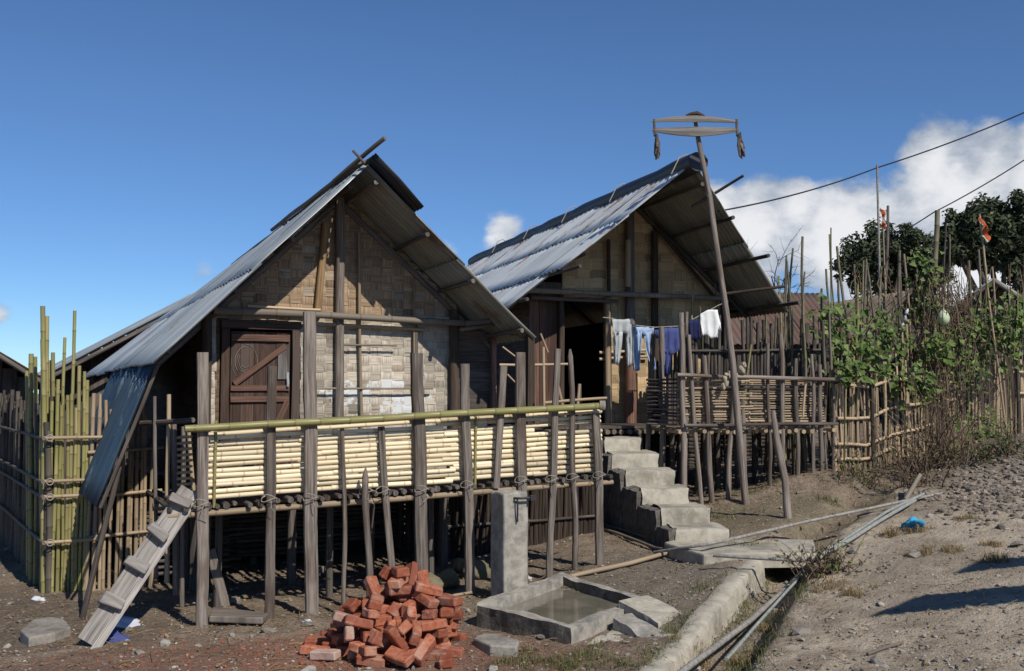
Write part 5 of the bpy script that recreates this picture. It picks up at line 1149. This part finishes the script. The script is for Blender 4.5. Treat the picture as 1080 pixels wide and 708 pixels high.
# ================================================================== frame lattice between the houses
def lattice():
    b = at(575, 440, 12.7); b.z = gz(b.x, b.y)
    t = thing('stick_lattice', 'small lattice of thin sticks tied between the two houses', 'lattice', b)
    for p, q, r in (((527, 385), (603, 384), .018), ((573, 366), (574, 440), .02), ((570, 352), (578, 372), .014), ((530, 366), (546, 378), .012), ((535, 395), (545, 405), .012), ((588, 405), (596, 440), .02), ((575, 425), (640, 420), .02), ((560, 431), (598, 428), .018), ((609, 430), (611, 405), .022)):
        mb = MB(); mb.stick(at(p[0], p[1], 12.7), at(q[0], q[1], 12.7), r, 6, U(.9, 1.4)); mb.build('stick', M['tanb'], t)
    for px in (545, 611):
        mb = MB(); a = at(px, 430, 12.75); mb.stick((a.x, a.y, gz(a.x, a.y)-.1), at(px, 380 if px < 600 else 405, 12.75), .03, 6, .7); mb.build('upright', M['post2'], t)
lattice()
# ================================================================== garden fence on the right
FP = [(4.06, 12.9), (5.25, 13.9), (6.2, 14.9), (8.6, 15.6), (11.5, 16.2)]
def fpos(d):
    for (x, y), (x2, y2) in zip(FP, FP[1:]):
        L = math.hypot(x2-x, y2-y)
        if d <= L: return V((x+(x2-x)*d/L, y+(y2-y)*d/L, 0)), V(((x2-x)/L, (y2-y)/L, 0))
        d -= L
    return V((*FP[-1], 0)), V((1, .2, 0))
def garden_fence():
    b = V((FP[0][0], FP[0][1], gz(*FP[0])))
    t = thing('bamboo_fence', 'tall dry split bamboo garden fence with long rails, overgrown at the right', 'fence', b)
    mb = MB(); d = 0
    while d < 7.6:
        r = U(.018, .034); p, tg = fpos(d); g0 = gz(p.x, p.y); h = U(1.15, 1.45) if R() > .12 else U(1.5, 1.9)
        mb.stick((p.x, p.y, g0-.1), (p.x+U(-.05, .05), p.y+U(-.05, .05), g0+h), r, 5, U(.6, 1.35), flat=.5, side=tg, bend=.04, taper=.25); d += r*2+(U(0, .012) if R() > .08 else U(.02, .06))
    mb.build('picket_panel', M['tanb'], t)
    for hs, d0, d1 in (((1.12, 1.1, 1.12), .0, 3.0), ((.68, .75, .72), -.05, 3.2), ((.36, .38, .42), -.1, 2.8), ((.16, .2, .2), .0, 1.3), ((1.08, 1.1, 1.1), 4.2, 7.4), ((.76, .78, .78), 4.3, 7.4), ((.45, .46, .46), 4.6, 7.4)):
        pts = []
        for i in range(9):
            d = d0+(d1-d0)*i/8; p, tg = fpos(max(0, d)); nrm = V((tg.y, -tg.x, 0)); h = hs[0]+(hs[1]-hs[0])*i/4 if i < 4 else hs[1]+(hs[2]-hs[1])*(i-4)/4
            pts.append(p+nrm*.045+tg*min(0, d)+V((0, 0, gz(p.x, p.y)+h+.02*noise.noise(V((d*2, h, 0))))))
        mb = MB(); mb.tube(pts, .022, 7, (1.35, 0, .3), wob=.04); mb.build('rail', M['tanb'], t)
    for d, h in ((.72, 1.15), (2.6, 1.4), (4.25, 1.3)):
        p, tg = fpos(d); n_ = V((tg.y, -tg.x, 0)); p = p+n_*.09; g0 = gz(p.x, p.y); mb = MB(); mb.stick((p.x, p.y, g0-.05), (p.x, p.y, g0+h), .028, 7, .5); mb.build('post', M['post2'], t)
garden_fence()
# garden poles behind the fence: (px top, y top, px at y 400, depth, radius, material, label)
GPOLES = [
 (836, 262, 824, 15.2, .022, 'poleg', 'leaning thin garden pole, left one of a crossed pair beside the farther porch'), (829, 270, 829, 15.4, .02, 'poleg', 'upright thin garden pole of a crossed pair beside the farther porch'),
 (848, 248, 851, 15.0, .026, 'poleg', 'tall dark garden pole just left of the rust-brown roof'), (882, 259, 897, 15.0, .026, 'poleg', 'leaning garden pole before the rust-brown roof end'),
 (874, 286, 877, 14.6, .022, 'poleg', 'short garden pole at the corner of the farther porch'), (902, 280, 904, 15.6, .02, 'poleg', 'thin garden pole in front of the left tree edge'),
 (913, 283, 917, 15.8, .025, 'greenb', 'yellow-green garden pole at the left of the thatched hut'), (937, 217, 934, 15.5, .03, 'post2', 'tall dark pole just right of the white and green flag'),
 (948, 262, 950, 15.2, .032, 'poleg', 'thick garden pole left of the mossy pole'), (953, 268, 962, 16.2, .025, 'tanb', 'tan pole leaning right before the left tree'),
 (985, 222, 985, 14.6, .05, 'poleg', 'thick mossy pole carrying the right hand wire'), (996, 236, 994, 16.5, .02, 'post2', 'thin dark pole right of the mossy pole'),
 (1022, 275, 1024, 15.2, .028, 'poleg', 'garden pole left of the orange flag'), (1031, 263, 1037, 16.0, .022, 'poleg', 'thin garden pole close beside the orange flag pole'), (1046, 282, 1050, 15.8, .02, 'tanb', 'short tan garden pole right of the orange flag')]
for (px, yt, pb, Y, r, mt, lab) in GPOLES:
    q = at(px, yt, Y); b = at(pb, 400, Y); b = q+(b-q)*((q.z-.7)/(q.z-b.z)); b.z = gz(b.x, b.y)-.05
    mb = MB(); mb.bamboo(b, q, r, 7, U(.75, 1.1), bend=.05, taper=.3); tag(mb.build('bamboo_pole', M[mt], None, b), lab, 'pole', 'bean poles in the garden')
random.seed(21)
for k in range(95):
    d = U(-.6, 7.2); p, tg = fpos(max(0, d)); nn = V((-tg.y, tg.x, 0)); p = p+nn*U(.12, 2.2)+tg*min(0, d); g0 = gz(p.x, p.y); h = U(1.6, 3.0)*(1 if R() < .8 else 1.15)
    mb = MB(); mb.bamboo((p.x, p.y, g0-.05), (p.x+random.gauss(0, .13), p.y+random.gauss(0, .12), g0+h), U(.012, .024), 6, U(.6, 1.2), bend=.07, taper=.3)
    tag(mb.build('bamboo_pole', M[random.choice(['poleg', 'poleg', 'greyb', 'poleg', 'greenb'])], None, (p.x, p.y, g0)), 'thin uneven bean pole standing in the crowded garden behind the fence', 'pole', 'thin bean poles in the garden')
# thin metal mast, flags
b = at(931, 400, 15.3); b.z = gz(b.x, b.y); mb = MB(); mb.tube([b, at(928, 300, 15.3), at(925, 174, 15.3)], [.024, .02, .016], 7); tag(mb.build('wire_mast', M['pipe'], None, b), 'tall thin grey mast holding up the long wire', 'mast')
def flag(px0, y0, px1, y1, Y, r, label, cloth, cols):
    b = at(px1, y1, Y); b.z = gz(b.x, b.y); top = at(px0, y0, Y); t = thing('flag_pole', label, 'flag', b)
    mb = MB(); mb.bamboo(b-V((0, 0, .05)), top, r, 7, 1.0, bend=.03); mb.build('pole', M['tanb'], t)
    # limp cloth: rows from hoist corner outlines
    (a0, a1), (b0, b1) = cloth; mb = MB(); n, m = 9, 12
    A0, A1, B0, B1 = [at(x, y, Y-.05) for x, y in (a0, a1, b0, b1)]
    for j in range(m):
        vs = []
        for jj in (j/m, (j+1)/m):
            for i in range(n+1):
                u = i/n; q = A0.lerp(A1, u).lerp(B0.lerp(B1, u), jj); q = q+V((0, .05*math.sin(u*9+jj*4)+.02*math.sin(u*17), .012*math.sin(u*7))); vs.append(q)
        F = [(i, i+1, n+2+i, n+1+i) for i in range(n)]; mb.add(vs, F, [[(0, 0)]*4 for _ in F], cols[0 if j < m*.62 else 1 if j < m*.8 else 2], True)
    o = mb.build('flag_cloth', M['flag'], t); s = o.modifiers.new('gauge', 'SOLIDIFY'); s.thickness = .003
OR, WH, GR = (.48, .10, .03), (.6, .6, .58), (.03, .12, .06)
flag(932, 223, 932, 430, 15.4, .012, 'limp orange, white and green flag on a thin pole beside the tall mast', (((929, 219), (931, 242)), ((934, 222), (935, 240))), (OR, WH, GR))
flag(1033, 226, 1062, 360, 14.4, .016, 'orange, white and green flag hanging limp from a leaning bamboo pole before the right tree', (((1034, 226), (1045, 250)), ((1033, 237), (1039, 259))), (OR, WH, GR))
# ================================================================== wires
def wire(pts, r, label, sag=.15):
    P = []
    for a, b in zip(pts, pts[1:]):
        for i in range(16): k = i/16; P.append(a.lerp(b, k)-V((0, 0, sag*4*k*(1-k))))
    P.append(pts[-1]); mb = MB(); mb.tube(P, r, 5); tag(mb.build('wire', M['wire'], None, pts[0]), label, 'wire', 'overhead wires')
wire([at(757, 223, 12.9), at(925, 177, 15.3), at(1130, 96, 15)], .011, 'long overhead wire running from the farther roof past the tall thin mast', .06)
wire([at(880, 281, 18), at(985, 224, 14.6), at(1130, 135, 14)], .009, 'lower overhead wire held by the thick mossy pole', .05)
# ================================================================== trees and vines
def leaf(mb, c, d, n, L, W, tone, rnd):
    """folded leaf: midrib along d, normal n"""
    s = d.cross(n).normalized(); a = c; b = c+d*L
    m1 = c+d*(L*.35); dn = n*(W*.25)
    vs = [a, m1+s*W*.5+dn, b, m1-s*W*.5+dn, c+d*(L*.5)]
    mb.add(vs, [(0, 1, 4), (1, 2, 4), (2, 3, 4), (3, 0, 4)], [[(0, 0)]*3]*4, (tone, 0, rnd))
def rdir(): 
    while True:
        v = V((U(-1, 1), U(-1, 1), U(-1, 1)))
        if .05 < v.length < 1: return v.normalized()
def tree(name, label, Y, pxc, base_z, clumps, trunk_px, mat='tree', leafs=240, lw=.20, dense=1):
    b = at(trunk_px, 400, Y); b.z = base_z; t = thing(name, label, 'tree', b, 'dark trees behind the garden')
    mb = MB(); tm = MB(); cs = [(at(px, py, Y+dy), r/1080*Y) for px, py, r, dy in clumps]
    fork = V((b.x, b.y, base_z+(cs[0][0].z-base_z)*.45)); tm.tube([b-V((0, 0, .3)), b.lerp(fork, .5)+V((.1, 0, 0)), fork], [.32, .25, .2], 8, wob=.05)
    for c, r in cs:
        tm.tube([fork, fork.lerp(c, .5)+V((U(-.2, .2), U(-.2, .2), .1)), c.lerp(fork, .1), c+V((0, 0, r*.4))], [.12, .08, .05, .02], 6)
        for k in range(4): tm.tube([c-V((0, 0, r*.4)), c+rdir()*r*.6, c+rdir()*r], [.035, .02, .008], 4)
        sub = [(c+rdir()*r*U(.35, 1.12), r*U(.16, .38)) for _ in range(int(15*dense))]
        for sc, sr in sub:
            tn = U(.6, 1.3)
            for k in range(int(leafs/9)):
                v = rdir(); p = sc+v*sr*U(.55, 1.05); n = (v+rdir()*.6+V((0, 0, .5))).normalized(); d = rdir(); d = (d-n*d.dot(n)).normalized()
                leaf(mb, p, d, n, lw*U(.7, 1.3), lw*.55, tn*U(.75, 1.2), R())
    mb.build('crown', M[mat], t); tm.build('trunk', M['bark'], t)
tree('broadleaf_tree', 'dark round tree behind the garden, left of the orange flag', 34, 940, .8, [(918, 262, 26, 0), (955, 258, 24, 0), (935, 285, 34, 1), (975, 275, 22, 0), (900, 285, 18, 0), (960, 295, 30, 1), (988, 285, 14, 0)], 940, leafs=520, dense=2.4, lw=.17)
tree('broadleaf_tree', 'larger dark tree behind the garden at the right edge of the view', 28, 1040, .8, [(1020, 237, 22, 0), (1045, 232, 26, .5), (1075, 225, 26, 0), (1060, 260, 30, 0), (1005, 258, 16, 0), (1095, 245, 30, 0), (1030, 268, 22, .5), (1085, 285, 26, 0)], 1060, leafs=520, dense=2.4, lw=.17)
def twig_tree(px, py, Y, h, label):
    b = at(px, 400, Y); b.z = gz(b.x, b.y); top = at(px, py, Y); mb = MB()
    def br(p, d, L, r, k):
        e = p+d*L; mb.tube([p, p.lerp(e, .5)+rdir()*L*.06, e], [r, r*.8, r*.5], 5, cap=False)
        if k:
            for _ in range(3): br(p.lerp(e, U(.5, 1)), (d+rdir()*.75).normalized(), L*U(.5, .75), r*.55, k-1)
    br(b, (top-b).normalized(), (top-b).length*.6, .09, 4); tag(mb.build('bare_tree', M['bark'], None, b), label, 'tree')
twig_tree(824, 272, 46, 3, 'leafless twiggy tree behind the farther house roof edge')
def vine(label, pts, nleaf, Y, spread, lw=.075):
    nleaf = int(nleaf*1.8); spread *= 1.05
    """trailing climber: stem through image-guided points, leaves around it"""
    P = [at(x, y, Y+dy) for x, y, dy in pts]; b = V((P[0].x, P[0].y, gz(P[0].x, P[0].y))); t = thing('climbing_vine', label, 'vine', b, 'squash vines on the garden poles')
    st = MB(); path = [b]+P; st.tube([p+noise.noise_vector(p*2)*.05 for p in path], .011, 5, (.8, 0, .5)); st.build('stem', M['grass'], t)
    mb = MB()
    for k in range(nleaf):
        i = random.randrange(len(P)-1) if len(P) > 1 else 0; p = P[i].lerp(P[min(i+1, len(P)-1)], R()); p = p+V((random.gauss(0, spread), random.gauss(0, .12), random.gauss(0, spread*.8)))
        n = V((U(-.4, .9), -U(.3, 1), U(.1, 1.1))).normalized(); d = V((U(-1, 1), U(-.4, .4), -U(.1, 1))); d = (d-n*d.dot(n)).normalized(); L = lw*U(.5, 1.7)
        leaf(mb, p, d, n, L, L*1.05, U(.6, 1.25), R())
    mb.build('leaves', M['vine'], t)
vine('bushy green vine at the corner where the farther porch meets the garden fence', [(890, 400, 0), (893, 385, 0), (898, 392, 0)], 65, 12.75, .09)
vine('green vine trailing down the first garden poles right of the porch', [(903, 350, 0), (912, 365, 0), (920, 380, 0), (928, 392, 0)], 95, 13.2, .11)
vine('vine leaves above the porch roof corner', [(868, 335, 0), (880, 330, 0), (893, 338, 0)], 50, 13.4, .12, .08)
vine('dense low vine hanging over the fence rail in the middle of the garden', [(952, 395, 0), (965, 403, 0), (980, 408, 0), (962, 412, 0)], 95, 13.6, .12)
vine('broad-leaved vine below the pale gourd', [(975, 362, 0), (988, 370, 0), (1000, 365, 0)], 60, 14.0, .12)
vine('tall vine climbing the thick mossy pole', [(970, 340, 0), (972, 315, 0), (980, 290, 0), (970, 268, 0)], 95, 14.5, .1)
vine('yellow-green vine spread below the orange flag', [(1020, 345, 0), (1040, 340, 0), (1055, 355, 0), (1068, 372, 0)], 150, 14.6, .2)
vine('sparse vine at the right edge above the far fence', [(1030, 378, 0), (1045, 365, 0), (1072, 340, 0)], 60, 14.9, .15)
vine('low green vine leaves near the base of the far fence', [(1040, 440, 0), (1032, 455, 0), (1050, 462, 0)], 70, 14.3, .16, .07)
vine('leafy vine along the poles right of the tall grey mast', [(930, 330, 0), (938, 350, 0), (946, 372, 0)], 70, 14.0, .12)
vine('big-leaved vine at the far right beneath the grey hut', [(1062, 320, 0), (1075, 335, 0), (1082, 352, 0)], 70, 14.6, .16)
vine('vine scrambling over the picket tops right of the pale gourd', [(1008, 345, 0), (1014, 375, 0), (1022, 400, 0)], 70, 14.3, .14)
vine('thin green vine on the short poles by the porch corner', [(876, 352, 0), (884, 362, 0), (890, 374, 0)], 50, 13.2, .1)
# tall dead brush in front of the fence
def brush(label, px, py, h, w, n, Y=None, green=.0, up=.9):
    b = gp(px, py); t = thing('dead_brush', label, 'brush', b, 'tangles of dead brush by the fence'); mb = MB(); lf = MB()
    for k in range(int(n*.6)):
        p = b+V((random.gauss(0, w*.4), random.gauss(0, w*.25), 0)); p.z = gz(p.x, p.y)-.02; d = V((random.gauss(0, .5), random.gauss(0, .35), up)).normalized(); L = h*U(.35, 1.1); pts = [p]
        for i in range(5): d = (d+rdir()*.28-V((0, 0, .05*i))).normalized(); pts.append(pts[-1]+d*L/5)
        r = U(.003, .008); mb.tube(pts, [r, r*.9, r*.8, r*.6, r*.5, r*.3], 4, (U(.6, 1.3), 0, R()), cap=False)
        for i in range(int(3+3*R())):
            q = pts[random.randrange(2, 6)]; n_ = rdir(); dd = rdir(); dd = (dd-n_*dd.dot(n_)).normalized(); mbx = lf if R() < green else mb
            leaf(mbx, q, dd, n_, U(.03, .07), U(.015, .03), U(.6, 1.2), R())
    mb.build('stems', M['twig'], t)
    if lf.v: lf.build('leaves', M['vine'], t)
brush('tall brown tangle of dead stems covering the middle of the garden fence', 988, 492, 1.5, .4, 170, green=.08)
brush('dead brown brush left of the tall tangle, at the foot of the fence', 962, 498, .6, .4, 110, green=.1)
brush('greenish brush at the foot of the far fence', 1030, 486, .5, .45, 100, green=.6)
brush('low brown weeds among the stones by the pipes', 965, 512, .55, .4, 80, green=.1)
brush('scrubby weeds by the right porch corner', 905, 505, .45, .35, 70, green=.55)
brush('dry weedy bush growing on the drain bank beside the landing slab', 868, 606, .42, .22, 120, green=.25)
brush('green weeds at the right edge above the rubble', 1075, 478, .6, .4, 80, green=.7)
# dead vertical stalks hanging among the poles
t = thing('dry_vine', 'dense brown dried vine hanging from the poles around the pale gourd', 'vine', (6.2, 14.4, gz(6.2, 14.4))); mb = MB()
for k in range(300):
    q = at(random.gauss(995, 17) if R() < .7 else U(900, 1080), random.choice([U(275, 330), U(300, 400)]), U(14.0, 15.2)); L = U(.3, 1.2); pts = [q]
    for i in range(4): pts.append(pts[-1]+V((random.gauss(0, .06), random.gauss(0, .05), -L/4)))
    mb.tube(pts, U(.003, .007), 4, (U(.6, 1.2), 0, R()), cap=False)
    for i in range(3): n_ = rdir(); dd = rdir(); dd = (dd-n_*dd.dot(n_)).normalized(); leaf(mb, pts[1+i]+rdir()*.05, dd, n_, U(.04, .09), U(.02, .05), U(.6, 1.2), R())
mb.build('stems', M['twig'], t)
mb = MB(); c = at(995, 335, 14.0); mb.tube([c+V((0, 0, z)) for z in (-.105, -.095, -.05, 0, .05, .09, .105, .15)], [.01, .04, .075, .082, .066, .035, .012, .008], 14); tag(mb.build('gourd', M['gourd'], None, c), 'pale green gourd hanging high on the dried vine', 'gourd')
mb = MB(); c = at(954, 338, 14.2)
for k in range(3): mb.blob(c+V((U(-.04, .04), 0, .12-.1*k)), .035, (.8, .6, 1.4), .5, 2)
tag(mb.build('plastic_bag', M['plasticw'], None, c), 'white plastic bag caught on a garden pole', 'bag')
# ================================================================== ground scatter
random.seed(5)
def scatter_stones(name, n, fn, mat, label=None):
    mb = MB()
    base = []
    bm = bmesh.new(); bmesh.ops.create_icosphere(bm, subdivisions=1, radius=1); vb = [v.co.copy() for v in bm.verts]; fb = [[v.index for v in f.verts] for f in bm.faces]; bm.free()
    for k in range(n):
        x, y, r = fn(); z = gz(x, y); sx, sy, sz = U(.6, 1.3), U(.6, 1.3), U(.3, .8); E_ = Euler((U(-.3, .3), U(-.3, .3), U(0, 6.28))).to_matrix()
        vs = [V((x, y, z+r*.15))+E_@V((v.x*sx*r, v.y*sy*r, v.z*sz*r))*(1+U(-.25, .25)) for v in vb]
        mb.add(vs, fb, [[(0, 0)]*3]*len(fb), (U(.6, 1.35), 0, R()))
    o = mb.build(name, mat); o['kind'] = 'stuff'
def near():
    while True:
        py = 480+240*R()**.8; px = U(-30, 1110); q = gp(px, py)
        if q.y < 16: return q.x, q.y
def peb():
    x, y = near(); return x, y, (abs(random.gauss(.004, .007))+.003)*(1 if R() < .97 else U(2, 4))
scatter_stones('gravel', 5000, peb, M['rock'])
def rub():
    q = gp(random.gauss(1050, 45), random.gauss(512, 17)); return q.x, q.y, abs(random.gauss(.012, .014))+.007
scatter_stones('rubble', 1500, rub, M['rubble'])
def chip():
    q = gp(random.gauss(260, 130), random.gauss(690, 16)); return q.x, q.y, abs(random.gauss(.003, .005))+.002
scatter_stones('brick_chips', 900, chip, M['brick'])
mb = MB()
for k in range(1500):
    x, y = near(); 
    if k % 5 == 0: b_ = random.choice(BUMPS); x, y = b_[0]+random.gauss(0, .13), b_[1]+random.gauss(0, .1)
    elif R() < .5: 
        q = gp(random.gauss(260, 220), random.gauss(650, 35)); x, y = q.x, q.y
    z = gz(x, y)+.008; a = R()*6.28; L = U(.02, .1) if R() < .9 else U(.1, .3); d = V((math.cos(a), math.sin(a), U(-.05, .1))); p = V((x, y, z)); e = p+d*L; e.z = gz(e.x, e.y)+U(.004, .03)
    mb.tube([p, p.lerp(e, .5)+V((0, 0, .008)), e], U(.0012, .003), 4, (U(.5, 1.3), 0, R()), cap=False)
for k in range(2600):
    x, y = near()
    if R() < .6: q = gp(random.gauss(420, 330), random.gauss(620, 45)); x, y = q.x, q.y
    n_ = (V((0, 0, 1))+rdir()*.6).normalized(); d = rdir(); d = (d-n_*d.dot(n_)).normalized(); leaf(mb, V((x, y, gz(x, y)+.012)), d, n_, U(.015, .045), U(.01, .025), U(.4, 1.3), R())
o = mb.build('straw_litter', M['dry']); o['kind'] = 'stuff'
# straw and crumbs caught round the posts
def blades(mb, x, y, n, h, w, dry=False):
    for k in range(n):
        p = V((x+random.gauss(0, w), y+random.gauss(0, w), 0)); p.z = gz(p.x, p.y)-.01; a = R()*6.28; le = U(.3, 1.7); hh = h*U(.4, 1.2); d = V((math.cos(a), math.sin(a), 0)); s = V((-d.y, d.x, 0))*U(.0012, .003); m = p+V((0, 0, hh*.6))+d*hh*le*.25; e = p+V((0, 0, hh*max(.15, 1-.5*le)))+d*hh*le*.9
        mb.add([p-s, p+s, m+s*.8, m-s*.8, e], [(0, 1, 2, 3), (3, 2, 4)], [[(0, 0)]*4, [(0, 0)]*3], (U(.6, 1.25), 0, R()))
mb = MB()
GR_ = [(600, 694, 45, 9, 26), (560, 702, 35, 6, 14), (650, 703, 40, 6, 18), (775, 577, 22, 3, 16), (745, 588, 10, 3, 5), (800, 520, 60, 10, 22), (870, 530, 40, 8, 14), (765, 640, 30, 22, 30), (735, 668, 22, 16, 40), (775, 650, 16, 18, 40), (712, 695, 12, 10, 20), (790, 690, 14, 14, 26), (815, 655, 14, 14, 22), (845, 622, 12, 10, 18), (775, 705, 12, 8, 14), (800, 612, 18, 12, 16), (690, 700, 25, 10, 12), (840, 585, 12, 10, 9), (508, 625, 14, 5, 7), (690, 562, 40, 4, 8), (915, 520, 25, 10, 10), (720, 690, 16, 10, 6), (905, 505, 20, 6, 10), (1040, 486, 30, 5, 12), (760, 542, 30, 6, 9)]
for px, py, sx, sy, n in GR_:
    for k in range(n):
        q = gp(random.gauss(px, sx*.7), min(718, random.gauss(py, sy*.7))); blades(mb, q.x, q.y, 16, U(.04, .12), .04)
o = mb.build('grass', M['grass']); o['kind'] = 'stuff'
TU = [((935, 565), .16, 'dry yellow grass tuft left of the blue plastic scrap'), ((975, 560), .14, 'dry grass tuft just right of the blue plastic scrap'), ((972, 585), .12, 'dry grass tuft below the blue plastic scrap'), ((1003, 580), .12, 'spreading dry grass tuft right of centre on the path'), ((1020, 548), .12, 'dry grass tuft on the path below the rubble'), ((1055, 592), .17, 'dry grass tuft at the right edge above the shadow'), ((880, 620), .14, 'straw-coloured tuft at the drain bank bend'), ((900, 628), .11, 'low dry tuft on the path beside the drain'), ((745, 706), .2, 'dry grass tuft at the bottom beside the thick pipe'), ((785, 700), .13, 'dry tuft on the right bank of the drain in the foreground'), ((812, 662), .12, 'dry tuft halfway along the right bank of the drain'), ((1045, 575), .1, 'small dry tuft on the path near the right edge')]
for (px, py), h, lab in TU:
    q = gp(px, py); mb = MB()
    for k in range(9): blades(mb, q.x+random.gauss(0, .07), q.y+random.gauss(0, .05), 26, h*U(.4, 1), .022)
    tag(mb.build('grass_tuft', M['dry'], None, q), lab, 'grass tuft', 'dry grass tufts on the path')
def scrap(label, px, py, mat, r=.07, sz=.35, cat='litter'):
    q = gp(px, py); mb = MB(); mb.blob(q+V((0, 0, r*sz*.5)), r, (1.2, .8, sz), .9, 3); o = mb.build('plastic_scrap', mat, None, q); tag(o, label, cat, 'litter on the ground')
scrap('crumpled bright blue plastic scrap on the dusty path', 962, 558, M['plastic'], .1, .55)
scrap('crumpled white plastic scrap under the plank ladder', 131, 660, M['plasticw'], .12, .3)
scrap('dull blue cloth scrap below the plank ladder', 118, 675, M['cblue'], .1, .25)
scrap('small white scrap on the ground near the green fence foot', 40, 633, M['plasticw'], .05, .4)
scrap('pale scrap of plastic at the foot of the wide porch post', 324, 658, M['plasticw'], .045, .4)
scrap('white scrap beside the base of the cement pillar', 557, 612, M['plasticw'], .04, .6)
# ================================================================== unseen shed added beside the path to cast the long shadows
def shed():
    c = V((5.6, 4.6, 0)); t = thing('added_shed', 'added open shed of two rusty sheets on posts, outside the view, casting the path shadows', 'shed', (c.x, c.y, gz(c.x, c.y)))
    for (x0, y0, z0), (x1, y1, z1), (x2, y2, z2) in SHED:
        A, B, C = V((x0, y0, z0)), V((x1, y1, z1)), V((x2, y2, z2)); P = lambda u, v: A+(B-A)*u+(C-A)*v
        n = (B-A).cross(C-A).normalized(); n *= 1 if n.z > 0 else -1
        roof_sheet(P, 0, 1, 0, 1, n, 0, t, M['rustroof'])
        for q in (P(.55, .5), P(.95, .5)):
            if q.x < .52*q.y+.35 : continue
            mb = MB(); mb.stick((q.x, q.y, gz(q.x, q.y)-.1), (q.x, q.y, q.z-.02), .04, 7); mb.build('post', M['post2'], t)
SHED = [((4.05, 5.05, 2.75), (6.8, 4.9, 2.95), (4.5, 5.6, 2.65)), ((4.95, 6.05, 2.75), (7.4, 5.9, 2.9), (5.2, 6.4, 2.7))]
shed()
